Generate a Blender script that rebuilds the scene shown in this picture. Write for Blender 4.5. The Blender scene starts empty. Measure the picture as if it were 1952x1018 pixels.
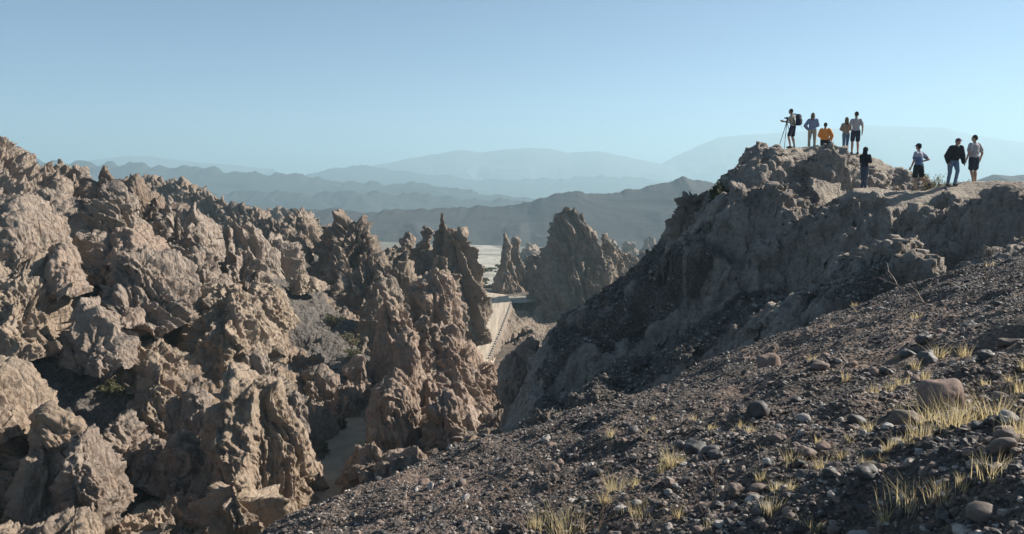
import bpy, bmesh, math, random
import numpy as np
from mathutils import Vector, Matrix
R = math.radians
scene = bpy.context.scene
COL = scene.collection
random.seed(7)
rng = np.random.default_rng(11)

# ------------------------------------------------------------------ camera, sky, sun, exposure
FPX = 1400.0                      # focal length in photo pixels (photo 1952 x 1018)
PITCH = math.atan(174 / FPX)      # horizon sits at row 335
cam_data = bpy.data.cameras.new("camera")
cam = bpy.data.objects.new("camera", cam_data)
COL.objects.link(cam)
cam.location = (0, 0, 0)
cam.rotation_euler = (R(90) - PITCH, 0, 0)
cam_data.sensor_width = 36.0
cam_data.lens = 36.0 * FPX / 1952.0
cam_data.clip_start = 0.1
cam_data.clip_end = 60000
scene.camera = cam

SUN_AZ, SUN_EL = 70.0, 31.0       # degrees right of the view direction, above the horizon
world = bpy.data.worlds.new("World")
scene.world = world
world.use_nodes = True
wn = world.node_tree
for n in list(wn.nodes):
    wn.nodes.remove(n)
sky = wn.nodes.new("ShaderNodeTexSky")
sky.sky_type = 'NISHITA'
sky.sun_disc = False
sky.sun_elevation = R(SUN_EL)
sky.sun_rotation = R(SUN_AZ)
sky.altitude = 5000
sky.air_density = 1.0
sky.dust_density = 0.1
sky.ozone_density = 4.0
bg = wn.nodes.new("ShaderNodeBackground")
bg.inputs['Strength'].default_value = 0.056
wo = wn.nodes.new("ShaderNodeOutputWorld")
wn.links.new(sky.outputs[0], bg.inputs[0])
wn.links.new(bg.outputs[0], wo.inputs[0])

sl = bpy.data.lights.new("sun", 'SUN')
sl.energy = 5.0
sl.angle = R(0.5)
sl.color = (1.0, 0.94, 0.85)
sun = bpy.data.objects.new("sun", sl)
COL.objects.link(sun)
sdir = Vector((math.sin(R(SUN_AZ)) * math.cos(R(SUN_EL)), math.cos(R(SUN_AZ)) * math.cos(R(SUN_EL)), math.sin(R(SUN_EL))))
sun.rotation_euler = sdir.to_track_quat('Z', 'Y').to_euler()
sun.location = sdir * 200

scene.view_settings.view_transform = 'Standard'
scene.view_settings.look = 'None'
scene.view_settings.gamma = 1
scene.view_settings.exposure = 1.15
scene.cycles.use_denoising = True
scene.cycles.max_bounces = 6
scene.cycles.volume_bounces = 1
scene.cycles.use_adaptive_sampling = True

# ------------------------------------------------------------------ helpers
CP, SP = math.cos(PITCH), math.sin(PITCH)
def at(px, py, Y):
    """world point at forward distance Y that the photograph shows at pixel px, py"""
    u = (px - 976.0) / FPX; v = (509.0 - py) / FPX
    d = CP + v * SP
    return np.array([u / d * Y, Y, (v * CP - SP) / d * Y])

def tag(o, label=None, cat=None, group=None, kind=None):
    if label: o['label'] = label
    if cat: o['category'] = cat
    if group: o['group'] = group
    if kind: o['kind'] = kind
    return o

_T = rng.random(1 << 16).astype(np.float32) * 2 - 1
def _h(ix, iy, iz):
    return _T[(ix * 73856093 ^ iy * 19349663 ^ iz * 83492791) & 0xFFFF]
def vnoise(p):
    """value noise, p (N,3) float -> (N,) in -1..1"""
    f = np.floor(p); i = f.astype(np.int64); t = (p - f).astype(np.float32)
    t = t * t * t * (t * (t * 6 - 15) + 10)
    x, y, z = i[:, 0], i[:, 1], i[:, 2]
    tx, ty, tz = t[:, 0], t[:, 1], t[:, 2]
    def L(a, b, w): return a + (b - a) * w
    c0 = L(L(_h(x, y, z), _h(x+1, y, z), tx), L(_h(x, y+1, z), _h(x+1, y+1, z), tx), ty)
    c1 = L(L(_h(x, y, z+1), _h(x+1, y, z+1), tx), L(_h(x, y+1, z+1), _h(x+1, y+1, z+1), tx), ty)
    return L(c0, c1, tz)
_RM = np.array([[0.36, 0.48, -0.8], [-0.8, 0.6, 0.0], [0.48, 0.64, 0.6]])
def fbm(p, oct=4, gain=0.5, lac=2.03):
    out = np.zeros(len(p), np.float32); a = 1.0; q = np.asarray(p, np.float64)
    for k in range(oct):
        out += a * vnoise(q); a *= gain; q = (q @ _RM.T) * lac + 17.3
    return out
def ridged(p, oct=4, gain=0.5, lac=2.03):
    out = np.zeros(len(p), np.float32); a = 1.0; q = np.asarray(p, np.float64)
    for k in range(oct):
        out += a * (1 - 2 * np.abs(vnoise(q))); a *= gain; q = (q @ _RM.T) * lac + 9.1
    return out
def billow(p, oct=4, gain=0.5, lac=2.03):
    """rounded bulges parted by sharp creases"""
    out = np.zeros(len(p), np.float32); a = 1.0; q = np.asarray(p, np.float64)
    for k in range(oct):
        out += a * (np.abs(vnoise(q)) ** 0.75 * 2.3 - 0.9); a *= gain; q = (q @ _RM.T) * lac + 9.1
    return out
def worley(p):
    """distance to nearest jittered point, about 0..1"""
    q = p + 0.5; f = np.floor(q - 0.5).astype(np.int64)
    best = np.full(len(p), 9.0, np.float32)
    for dx in (0, 1):
        for dy in (0, 1):
            for dz in (0, 1):
                i = f[:, 0] + dx; j = f[:, 1] + dy; k = f[:, 2] + dz
                ox = i + 0.36 * _h(i, j, k) + 0.0; oy = j + 0.36 * _h(i + 91, j, k); oz = k + 0.36 * _h(i, j + 57, k)
                d = (p[:, 0] - ox) ** 2 + (p[:, 1] - oy) ** 2 + (p[:, 2] - oz) ** 2
                best = np.minimum(best, d)
    return np.sqrt(best)
def slabs(p):
    """per-cell random step (angular blocks) of a jittered lattice"""
    f = np.floor(p).astype(np.int64); best = np.full(len(p), 9.0, np.float32); val = np.zeros(len(p), np.float32)
    for dx in (0, 1):
        for dy in (0, 1):
            for dz in (0, 1):
                i = f[:, 0] + dx; j = f[:, 1] + dy; k = f[:, 2] + dz
                ox = i + 0.38 * _h(i, j, k); oy = j + 0.38 * _h(i + 91, j, k); oz = k + 0.38 * _h(i, j + 57, k)
                d = ((p[:, 0] - ox) ** 2 + (p[:, 1] - oy) ** 2 + (p[:, 2] - oz) ** 2).astype(np.float32)
                v = _h(i + 13, j + 7, k + 5) + 0.9 * ((p[:, 0] - ox) * _h(i + 3, j, k) + (p[:, 1] - oy) * _h(i, j + 3, k))
                m = d < best; best = np.where(m, d, best); val = np.where(m, v, val)
    return val
def smooth(a, b, x):
    t = np.clip((x - a) / (b - a), 0, 1); return t * t * (3 - 2 * t)

def mesh_np(name, V, F, mat, smooth_shade=True, parent=None, attrs=None):
    """V (n,3), F (m,k) arrays -> one linked mesh object"""
    me = bpy.data.meshes.new(name)
    V = np.asarray(V, np.float32); F = np.asarray(F, np.int32)
    me.vertices.add(len(V)); me.vertices.foreach_set('co', V.ravel())
    k = F.shape[1]
    me.loops.add(F.size); me.loops.foreach_set('vertex_index', F.ravel())
    me.polygons.add(len(F))
    me.polygons.foreach_set('loop_start', np.arange(0, F.size, k, dtype=np.int32))
    me.polygons.foreach_set('loop_total', np.full(len(F), k, np.int32))
    me.update(calc_edges=True)
    me.polygons.foreach_set('use_smooth', np.full(len(F), smooth_shade, bool))
    for an, av in (attrs or {}).items():
        A = me.attributes.new(an, 'FLOAT', 'POINT'); A.data.foreach_set('value', np.asarray(av, np.float32))
    if isinstance(mat, (list, tuple)):
        for m in mat: me.materials.append(m)
    elif mat: me.materials.append(mat)
    o = bpy.data.objects.new(name, me); COL.objects.link(o)
    if parent: o.parent = parent
    return o
def grid_faces(nu, nv):
    a = np.arange(nu * nv).reshape(nu, nv)
    return np.stack([a[:-1, :-1], a[1:, :-1], a[1:, 1:], a[:-1, 1:]], -1).reshape(-1, 4)
def grid_normals(P):
    du = np.gradient(P, axis=0); dv = np.gradient(P, axis=1)
    n = np.cross(du, dv); n /= (np.linalg.norm(n, axis=-1, keepdims=True) + 1e-9)
    return n

# ------------------------------------------------------------------ materials
class NT:
    def __init__(s, name):
        s.m = bpy.data.materials.new(name); s.m.use_nodes = True; s.t = s.m.node_tree
        for n in list(s.t.nodes): s.t.nodes.remove(n)
        s.out = s.n('ShaderNodeOutputMaterial')
        s.b = s.n('ShaderNodeBsdfPrincipled')
        s.b.inputs['Specular IOR Level'].default_value = 0.2
        s.l(s.b.outputs[0], s.out.inputs[0])
    def n(s, t, **kw):
        x = s.t.nodes.new(t)
        for k, v in kw.items(): setattr(x, k, v)
        return x
    def l(s, a, b): s.t.links.new(a, b)
    def noise(s, vec, scale, detail=4, rough=0.55):
        x = s.n('ShaderNodeTexNoise'); x.inputs['Scale'].default_value = scale
        x.inputs['Detail'].default_value = detail; x.inputs['Roughness'].default_value = rough
        if vec is not None: s.l(vec, x.inputs['Vector'])
        return x.outputs[0]
    def vor(s, vec, scale, feature='F1'):
        x = s.n('ShaderNodeTexVoronoi'); x.feature = feature; x.inputs['Scale'].default_value = scale
        s.l(vec, x.inputs['Vector']); return x.outputs['Distance']
    def ramp(s, f, stops):
        x = s.n('ShaderNodeValToRGB'); e = x.color_ramp.elements
        while len(e) < len(stops): e.new(0.5)
        for i, (p, c) in enumerate(stops):
            e[i].position = p; e[i].color = (*c, 1) if not isinstance(c, (int, float)) else (c, c, c, 1)
        s.l(f, x.inputs[0]); return x.outputs[0]
    def mix(s, f, a, b, blend='MIX'):
        x = s.n('ShaderNodeMix'); x.data_type = 'RGBA'; x.blend_type = blend
        for sock, v in ((x.inputs[0], f), (x.inputs[6], a), (x.inputs[7], b)):
            if isinstance(v, (int, float)): sock.default_value = v
            elif isinstance(v, tuple): sock.default_value = (*v, 1)
            else: s.l(v, sock)
        return x.outputs[2]
    def math(s, op, a, b=None, clamp=False):
        x = s.n('ShaderNodeMath'); x.operation = op; x.use_clamp = clamp
        for i, v in enumerate((a, b)):
            if v is None: continue
            if isinstance(v, (int, float)): x.inputs[i].default_value = v
            else: s.l(v, x.inputs[i])
        return x.outputs[0]
    def pos(s): return s.n('ShaderNodeNewGeometry').outputs['Position']
    def nz(s):
        g = s.n('ShaderNodeNewGeometry'); x = s.n('ShaderNodeSeparateXYZ'); s.l(g.outputs['Normal'], x.inputs[0]); return x.outputs[2]
    def mapping(s, vec, scale=(1, 1, 1), rot=(0, 0, 0)):
        x = s.n('ShaderNodeMapping'); x.inputs['Scale'].default_value = scale; x.inputs['Rotation'].default_value = rot
        s.l(vec, x.inputs[0]); return x.outputs[0]
    def bump(s, h, strength, dist, prev=None):
        x = s.n('ShaderNodeBump'); x.inputs['Strength'].default_value = strength; x.inputs['Distance'].default_value = dist
        s.l(h, x.inputs['Height'])
        if prev is not None: s.l(prev, x.inputs['Normal'])
        s.l(x.outputs[0], s.b.inputs['Normal']); return x.outputs[0]
    def attr(s, name):
        x = s.n('ShaderNodeAttribute'); x.attribute_name = name; return x.outputs['Fac']

def rock_mat(name, ca, cb, cc, gravel=0.5, gcol=(0.10, 0.09, 0.082), sc=1.0, bd=0.12, sand=False):
    """weathered sandstone / siltstone; dark lag gravel lies on what faces up"""
    m = NT(name); p = m.pos()
    big = m.noise(p, 0.11 * sc, 3); mid = m.noise(p, 0.7 * sc, 5, 0.6); fine = m.noise(p, 5.0 * sc, 5, 0.65)
    strata = m.noise(m.mapping(p, (0.25, 0.25, 2.2), (0.35, 0.25, 0)), 0.9 * sc, 4, 0.6)
    col = m.mix(m.ramp(big, [(0.38, 0.0), (0.62, 1.0)]), ca, cb)
    col = m.mix(m.ramp(mid, [(0.48, 0.0), (0.7, 0.8)]), col, cc)
    stain = m.noise(m.mapping(p, (1, 1, 0.35)), 0.35 * sc, 4, 0.6)
    col = m.mix(m.ramp(stain, [(0.50, 0.0), (0.68, 0.6)]), col, (0.27, 0.225, 0.19))
    col = m.mix(m.ramp(strata, [(0.35, 0.55), (0.6, 0.0)]), col, tuple(x * 0.62 for x in ca))
    col = m.mix(m.ramp(fine, [(0.3, 0.5), (0.55, 0.0)]), col, tuple(x * 0.55 for x in ca))
    if gravel > 0:
        up = m.ramp(m.nz(), [(0.55, 0.0), (0.85, 1.0)])
        blot = m.ramp(m.noise(p, 0.45 * sc, 5, 0.65), [(0.60 - gravel * 0.3, 0.0), (0.72 - gravel * 0.3, 1.0)])
        peb = m.ramp(m.noise(p, 9.0 * sc, 3, 0.7), [(0.35, 1.0), (0.75, 0.35)])
        g = m.math('MULTIPLY', m.math('MULTIPLY', up, blot), peb)
        col = m.mix(g, col, gcol)
    if sand:
        tl = m.ramp(m.math('ADD', m.attr('talus'), m.math('MULTIPLY', m.math('SUBTRACT', m.noise(p, 0.9, 5, 0.7), 0.5), 0.8)), [(0.3, 0.0), (0.7, 1.0)])
        col = m.mix(tl, col, m.mix(m.ramp(m.noise(p, 3.5, 4, 0.75), [(0.4, 0.0), (0.65, 1.0)]), (0.085, 0.075, 0.067), (0.20, 0.17, 0.145)))
        sa = m.ramp(m.math('ADD', m.attr('sand'), m.math('MULTIPLY', m.math('SUBTRACT', m.noise(p, 1.5, 4), 0.5), 0.5)), [(0.4, 0.0), (0.62, 1.0)])
        sc_ = m.mix(m.ramp(m.noise(p, 0.8, 5), [(0.35, 0.0), (0.7, 1.0)]), (0.50, 0.41, 0.30), (0.38, 0.30, 0.22))
        col = m.mix(sa, col, sc_)
    m.l(col, m.b.inputs['Base Color']); m.b.inputs['Roughness'].default_value = 0.95
    pv = m.mapping(p, (1, 1, 0.45), (0.12, 0.2, 0))
    h = m.math('ADD', m.math('MULTIPLY', m.noise(pv, 1.8 * sc, 9, 0.72), 1.0), m.math('MULTIPLY', m.vor(pv, 4.5 * sc), 0.30))
    h = m.math('ADD', h, m.math('MULTIPLY', m.ramp(m.vor(pv, 1.3 * sc, 'DISTANCE_TO_EDGE'), [(0.0, 0.0), (0.10, 1.0)]), 0.16))
    m.bump(h, 1.0, bd / sc * 3.2)
    return m.m

M = {}
M['tan'] = rock_mat('sandstone_tan', (0.365, 0.292, 0.235), (0.345, 0.262, 0.205), (0.44, 0.37, 0.30), 0.62)
M['red'] = rock_mat('sandstone_red', (0.37, 0.268, 0.205), (0.38, 0.298, 0.235), (0.43, 0.35, 0.285), 0.25)
M['pale'] = rock_mat('sandstone_pale', (0.41, 0.32, 0.24), (0.37, 0.275, 0.20), (0.46, 0.37, 0.285), 0.25)
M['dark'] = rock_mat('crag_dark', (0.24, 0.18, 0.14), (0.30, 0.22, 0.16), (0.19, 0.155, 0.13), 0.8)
M['grey'] = rock_mat('siltstone_grey', (0.29, 0.235, 0.185), (0.27, 0.215, 0.17), (0.34, 0.275, 0.215), 0.35)
M['far'] = rock_mat('spire_rock', (0.32, 0.25, 0.19), (0.29, 0.22, 0.17), (0.36, 0.285, 0.22), 0.3, sc=0.5)
M['ground'] = rock_mat('badland_ground', (0.33, 0.245, 0.175), (0.29, 0.21, 0.15), (0.38, 0.29, 0.21), 0.75, sand=True)
M['hill'] = rock_mat('hill_rock', (0.27, 0.225, 0.18), (0.25, 0.20, 0.16), (0.33, 0.275, 0.22), 0.0, bd=0.06, sc=1.6)
# ------------------------------------------------------------------ terrain functions
def poly3(pts): return np.array([at(*p) for p in pts])
def seg_dist(x, y, P):
    """per point: horizontal distance to polyline P and the z of the nearest place on it"""
    best = np.full(x.shape, 1e9); zz = np.zeros(x.shape)
    for a, b in zip(P[:-1], P[1:]):
        dx, dy = b[0] - a[0], b[1] - a[1]; L = dx * dx + dy * dy + 1e-9
        t = np.clip(((x - a[0]) * dx + (y - a[1]) * dy) / L, 0, 1)
        d = np.hypot(x - a[0] - t * dx, y - a[1] - t * dy)
        m = d < best; best = np.where(m, d, best); zz = np.where(m, a[2] + t * (b[2] - a[2]), zz)
    return best, zz
def ridge(x, y, P, s, r):
    """height field of a ridge: highest over its segments of crest minus slope times distance"""
    out = np.full(x.shape, -1e9)
    for a, b in zip(P[:-1], P[1:]):
        dx, dy = b[0] - a[0], b[1] - a[1]; L = dx * dx + dy * dy + 1e-9
        t = np.clip(((x - a[0]) * dx + (y - a[1]) * dy) / L, 0, 1)
        d = np.hypot(x - a[0] - t * dx, y - a[1] - t * dy)
        out = np.maximum(out, a[2] + t * (b[2] - a[2]) - s * (np.sqrt(d * d + r * r) - r))
    return out
def smax(a, b, k):
    h = np.clip(0.5 + 0.5 * (a - b) / k, 0, 1); return b + (a - b) * h + k * h * (1 - h)
class RBF:
    def __init__(s, P):
        P = np.array(P); s.x = P[:, :2]; s.k = s.w = None
        d = np.hypot(*(s.x[:, None] - s.x[None]).transpose(2, 0, 1))
        n = len(P); A = np.zeros((n + 3, n + 3)); A[:n, :n] = -d + 0.0 * np.eye(n)
        A[:n, n] = 1; A[:n, n+1:] = s.x; A[n, :n] = 1; A[n+1:, :n] = s.x.T
        s.w = np.linalg.solve(A, np.concatenate([P[:, 2], [0, 0, 0]]))
    def __call__(s, x, y):
        sh = x.shape; x = x.ravel(); y = y.ravel()
        n = len(s.x); out = s.w[n] + s.w[n+1] * x + s.w[n+2] * y
        for (a, b), w in zip(s.x, s.w[:n]): out = out - w * np.hypot(x - a, y - b)
        return out.reshape(sh)

CTRL = [at(*p) for p in [
    (-400, 330, 62), (-400, 600, 45), (-400, 1000, 24), (-150, 300, 64), (-150, 480, 52), (-150, 700, 40), (-150, 1010, 24),
    (0, 330, 66), (0, 450, 54), (0, 560, 47), (0, 660, 41), (0, 860, 34), (0, 1010, 26),
    (90, 350, 70), (90, 480, 56), (90, 600, 46), (100, 690, 41), (100, 820, 37), (120, 1010, 29),
    (200, 380, 72), (200, 500, 56), (200, 620, 46), (200, 700, 42), (200, 800, 38), (220, 960, 33), (260, 1020, 29),
    (300, 420, 76), (300, 500, 60), (300, 640, 47), (300, 720, 42), (300, 840, 38), (330, 950, 33.5),
    (400, 470, 90), (390, 560, 62), (400, 700, 46), (400, 780, 41), (400, 1010, 31),
    (470, 480, 100), (470, 560, 68), (500, 620, 60), (520, 700, 50), (520, 780, 45), (520, 900, 38), (500, 1018, 30),
    (580, 500, 105), (580, 555, 78), (600, 620, 68), (600, 670, 60), (600, 780, 50), (610, 870, 41), (560, 950, 34.5),
    (660, 560, 88), (660, 620, 72), (660, 670, 63), (660, 790, 49), (640, 850, 42), (600, 960, 30), (560, 1018, 21),
    (740, 560, 100), (740, 640, 75), (740, 760, 56), (720, 900, 34), (680, 960, 24),
    (820, 620, 90), (820, 800, 56), (800, 900, 34), (860, 700, 75), (880, 860, 38), (900, 900, 26),
    (900, 640, 105), (940, 760, 60), (960, 820, 38), (1000, 800, 36), (1060, 720, 50),
    (925, 668, 106), (940, 640, 114), (945, 600, 130), (950, 572, 150), (880, 600, 128), (1000, 680, 100), (1000, 640, 112),
    (1060, 600, 125), (1100, 600, 128), (1200, 560, 140),
    (920, 540, 200), (920, 500, 310), (920, 475, 470), (920, 462, 850), (700, 520, 200), (500, 480, 230), (1100, 520, 230), (1300, 520, 230),
    (700, 466, 800), (1250, 462, 800), (300, 440, 500), (0, 420, 300),
]] + [(-60, 14, -14), (-30, 6, -15), (-14, 8, -13), (-12, -10, -11), (-60, -10, -10), (60, 40, -10), (60, 80, -18), (60, 10, -3),
      (-400, 900, -80), (900, 900, -80), (-3000, 3000, -110), (0, 3000, -110), (3000, 3000, -110), (-9000, 9000, -110), (9000, 9000, -110), (0, 12000, -110),
      (-500, 200, -30), (400, 200, -30), (-3000, 300, -60), (3000, 300, -60)]
BASE = RBF(CTRL)
SAND = [(poly3([(480, 1060, 27), (520, 1010, 31), (560, 955, 35), (605, 890, 39.5), (625, 850, 43), (655, 815, 46.5), (665, 790, 50)]), 2.3),
        (poly3([(390, 915, 35), (340, 940, 34), (300, 960, 33), (260, 1000, 30), (210, 1050, 27)]), 1.2),
        (poly3([(590, 655, 63), (640, 672, 62), (690, 690, 60)]), 1.3)]
def canyon_height(x, y):
    z = BASE(x, y); sand = np.zeros(x.shape)
    for k_, (P, w) in enumerate(SAND):
        d, zz = seg_dist(x, y, P); k = smooth(w * 2.6, w * 0.8, d)
        z = z * (1 - k) + (zz - 0.1) * k; sand = np.maximum(sand, smooth(w * 1.25, w * 0.75, d) * (k_ < 2))
    return z, sand

def patch(name, x, y, zf, disp, mat, attrs=None, extra=None):
    z = zf(x, y); P = np.stack([x, y, z], -1)
    if disp is not None:
        nrm = grid_normals(P)
        nrm *= np.sign(nrm[..., 2:3] + 1e-9)
        P = P + nrm * disp(P.reshape(-1, 3)).reshape(x.shape)[..., None]
        if extra: P = extra(P)
    return mesh_np(name, P.reshape(-1, 3), grid_faces(*x.shape), mat, attrs=attrs)

# canyon ground: camera-distance graded sampling of one world-space height function
th = np.linspace(R(-47), R(42), 1250); rr = np.exp(np.linspace(math.log(15), math.log(190), 900))
TH, RR = np.meshgrid(th, rr, indexing='ij'); gx, gy = RR * np.sin(TH), RR * np.cos(TH)
z0, sand0 = canyon_height(gx, gy)
ROADC = poly3([(915, 700, 97), (923, 668, 106), (932, 630, 117), (941, 600, 131), (947, 577, 146), (940, 567, 155), (905, 564, 159), (840, 562, 160)])
drd, zrd = seg_dist(gx, gy, ROADC)
kr = smooth(16, 6, drd)
z0 = z0 - 2.2 * smooth(10, 4, seg_dist(gx, gy, poly3([(918, 720, 78), (925, 680, 100)]))[0])
z0 = z0 * (1 - kr) + np.minimum(z0, zrd - 0.6) * kr
dem, zem = seg_dist(gx, gy, poly3([(1010, 580, 148), (1020, 620, 130), (1015, 680, 112), (1000, 760, 98)])); ke = smooth(14, 7, dem); z0 = z0 - 4.0 * ke; kr = np.maximum(kr, ke)
TALUS = [(poly3([(545, 560, 77), (600, 605, 70), (650, 650, 66), (690, 690, 60)]), 4.5), (poly3([(590, 448, 106), (600, 500, 96), (590, 545, 84)]), 4.5), (poly3([(680, 700, 56), (660, 800, 46), (620, 940, 33), (570, 1010, 22)]), 1.8), (poly3([(60, 660, 41), (130, 700, 39), (210, 720, 39)]), 2.0)]
tal = np.zeros(gx.shape)
for P_, w_ in TALUS:
    d_, zz_ = seg_dist(gx, gy, P_); tal = np.maximum(tal, smooth(w_ * 1.3, w_ * 0.6, d_))
q = np.stack([gx, gy, z0], -1).reshape(-1, 3)
am = ((1 - smooth(95, 125, gy)) * (1 - kr)).ravel() * (1 - 0.93 * np.maximum(sand0, 0.65 * tal).ravel())
wq = q + np.stack([fbm(q * 0.11 + 3, 2), fbm(q * 0.11 + 31, 2), 0 * q[:, 0]], -1) * 2.2
lump = 0.5 * billow(wq * np.array([0.16, 0.12, 0.05]), 3, 0.5) + 0.5 * ridged(wq * np.array([0.15, 0.11, 0.05]) + 4, 3, 0.5)          # ridge and gully relief
lump2 = 0.6 * ridged(wq * 0.36 + 5, 3, 0.55) + 0.4 * billow(wq * 0.4 + 5, 3, 0.55)
q2 = q.copy(); q2[:, 2] += am * ((lump - 1.0) * 1.0 + lump2 * 0.5)
gz = q2[:, 2].reshape(gx.shape); P = np.stack([gx, gy, gz], -1)
nrm = grid_normals(P); nrm *= np.sign(nrm[..., 2:3] + 1e-9)
pp = P.reshape(-1, 3)
wv = pp + np.stack([fbm(pp * 0.9 + 3, 2)] * 3, -1) * 0.3
d = billow(pp * np.array([.55, .55, .3]), 3) * 0.25 + slabs(wv * np.array([.5, .5, .25])) * 0.30 + slabs(wv * np.array([1.3, 1.3, .5])) * 0.08 + fbm(pp * 1.4 + 7, 3) * 0.10 - smooth(0.5, 0.1, worley(pp * 1.8)) * 0.10 + fbm(pp * 4.5, 2) * 0.05
cl = np.hypot(gx, gy).ravel()[:, None] * 0.0014
rb = smooth(-0.25, 0.35, fbm(pp * 0.5 + 90, 2))
d = d + cl[:, 0] * rb * (2.6 * ridged(pp * np.array([1, 1, .35]) / (cl * 11), 2, .6) + 1.6 * ridged(pp * np.array([1, 1, .4]) / (cl * 5) + 7, 2, .6))
P = P + nrm * (d * (am * 0.9 + 0.08)).reshape(gx.shape)[..., None]
ground = mesh_np('ground', P.reshape(-1, 3), grid_faces(*gx.shape), M['ground'], attrs={'sand': sand0.ravel(), 'talus': tal.ravel()})
tag(ground, kind='structure')
def ground_z(x, y):
    i = np.argmin(np.abs(th - math.atan2(x, y))); j = np.argmin(np.abs(rr - math.hypot(x, y)))
    return P_ground[i, j, 2]
P_ground = P

# valley floor out to the horizon
m = NT('valley_sediment'); p = m.pos()
nb = m.noise(m.mapping(p, (0.02, 0.045, 0.02), (0, 0, 0.5)), 1.0, 6, 0.6); nf = m.noise(p, 0.25, 5, 0.7); sp = m.noise(p, 0.6, 2, 0.6)
c = m.mix(m.ramp(nb, [(0.44, 0.0), (0.52, 1.0)]), (0.27, 0.24, 0.20), (0.47, 0.43, 0.365))
c = m.mix(m.ramp(m.math('ADD', m.attr('wash'), m.math('MULTIPLY', m.math('SUBTRACT', nb, 0.5), 0.8)), [(0.3, 0.0), (0.6, 1.0)]), (0.17, 0.15, 0.125), c)
c = m.mix(m.ramp(nf, [(0.35, 0.5), (0.55, 0.0)]), c, (0.24, 0.22, 0.18))
c = m.mix(m.ramp(sp, [(0.56, 0.0), (0.62, 0.9)]), c, (0.12, 0.13, 0.09))
m.l(c, m.b.inputs['Base Color']); m.b.inputs['Roughness'].default_value = 0.95
m.bump(m.noise(p, 0.35, 6, 0.7), 0.7, 1.0); M['valley'] = m.m
th2 = np.linspace(R(-62), R(62), 420); rr2 = np.exp(np.linspace(math.log(150), math.log(14000), 420))
TH, RR = np.meshgrid(th2, rr2, indexing='ij'); gx, gy = RR * np.sin(TH), RR * np.cos(TH)
gz = BASE(gx, gy) - 0.12 - 0.6 * smooth(185, 150, RR)
qq = np.stack([gx, gy, gz], -1).reshape(-1, 3)
gz = gz + (fbm(qq * 0.03, 3) * 0.7 * smooth(190, 260, RR.ravel())).reshape(gx.shape)
WASH = poly3([(900, 575, 140), (935, 540, 200), (925, 510, 265), (900, 485, 380), (895, 470, 500), (860, 464, 700)])
dw, _ = seg_dist(gx, gy, WASH)
wash = smooth(1.0, 0.5, dw / (9 + 0.035 * gy))
tag(mesh_np('valley_floor', np.stack([gx, gy, gz], -1).reshape(-1, 3), grid_faces(*gx.shape), M['valley'], attrs={'wash': wash.ravel()}), kind='structure')

# dirt road down in the valley, with the row of pale stones on its outer edge
m = NT('road_dirt'); p = m.pos()
tr = m.noise(m.mapping(p, (1.3, 0.05, 1), (0, 0, -0.03)), 1.0, 5, 0.65)
c = m.mix(m.ramp(tr, [(0.4, 0.0), (0.62, 1.0)]), (0.54, 0.445, 0.335), (0.38, 0.31, 0.235))
c = m.mix(m.ramp(m.noise(p, 1.2, 5, 0.7), [(0.3, 0.4), (0.55, 0.0)]), c, (0.30, 0.25, 0.20))
m.l(c, m.b.inputs['Base Color']); m.b.inputs['Roughness'].default_value = 0.95
m.bump(tr, 0.6, 0.3); M['road'] = m.m
LE = poly3([(905, 700, 97), (908, 668, 106), (911, 630, 117), (917, 600, 131), (921, 578, 146), (912, 569, 154), (880, 566, 156), (840, 565, 157)])
RE = poly3([(925, 700, 97), (938, 668, 106), (954, 630, 117), (966, 600, 131), (974, 577, 146), (968, 566, 157), (930, 561, 162), (840, 560, 164)])
def resample(Pl, n):
    s = np.concatenate([[0], np.cumsum(np.linalg.norm(np.diff(Pl, axis=0), axis=1))]); t = np.linspace(0, s[-1], n)
    return np.stack([np.interp(t, s, Pl[:, k]) for k in range(3)], -1)
A, B = resample(LE, 120), resample(RE, 120)
w = np.linspace(0, 1, 16)[None, :, None]; Pr = A[:, None] * (1 - w) + B[:, None] * w
Pr[..., 2] = 0.5 * (A[:, 2] + B[:, 2])[:, None] + 0.25 - 0.12 * np.abs(w[..., 0] - 0.5)
edge = np.stack([Pr[:, 0] + (Pr[:, 0] - Pr[:, 1]) * 3 + np.array([0, 0, -2.5]), Pr[:, 0]], 1)
Pfull = np.concatenate([edge[:, :1], Pr, (Pr[:, -1] + (Pr[:, -1] - Pr[:, -2]) * 0.2 + np.array([0, 0, -2.5]))[:, None]], 1)
tag(mesh_np('road', Pfull.reshape(-1, 3), grid_faces(*Pfull.shape[:2]), M['road']), kind='structure')
ROADP = Pr

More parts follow.
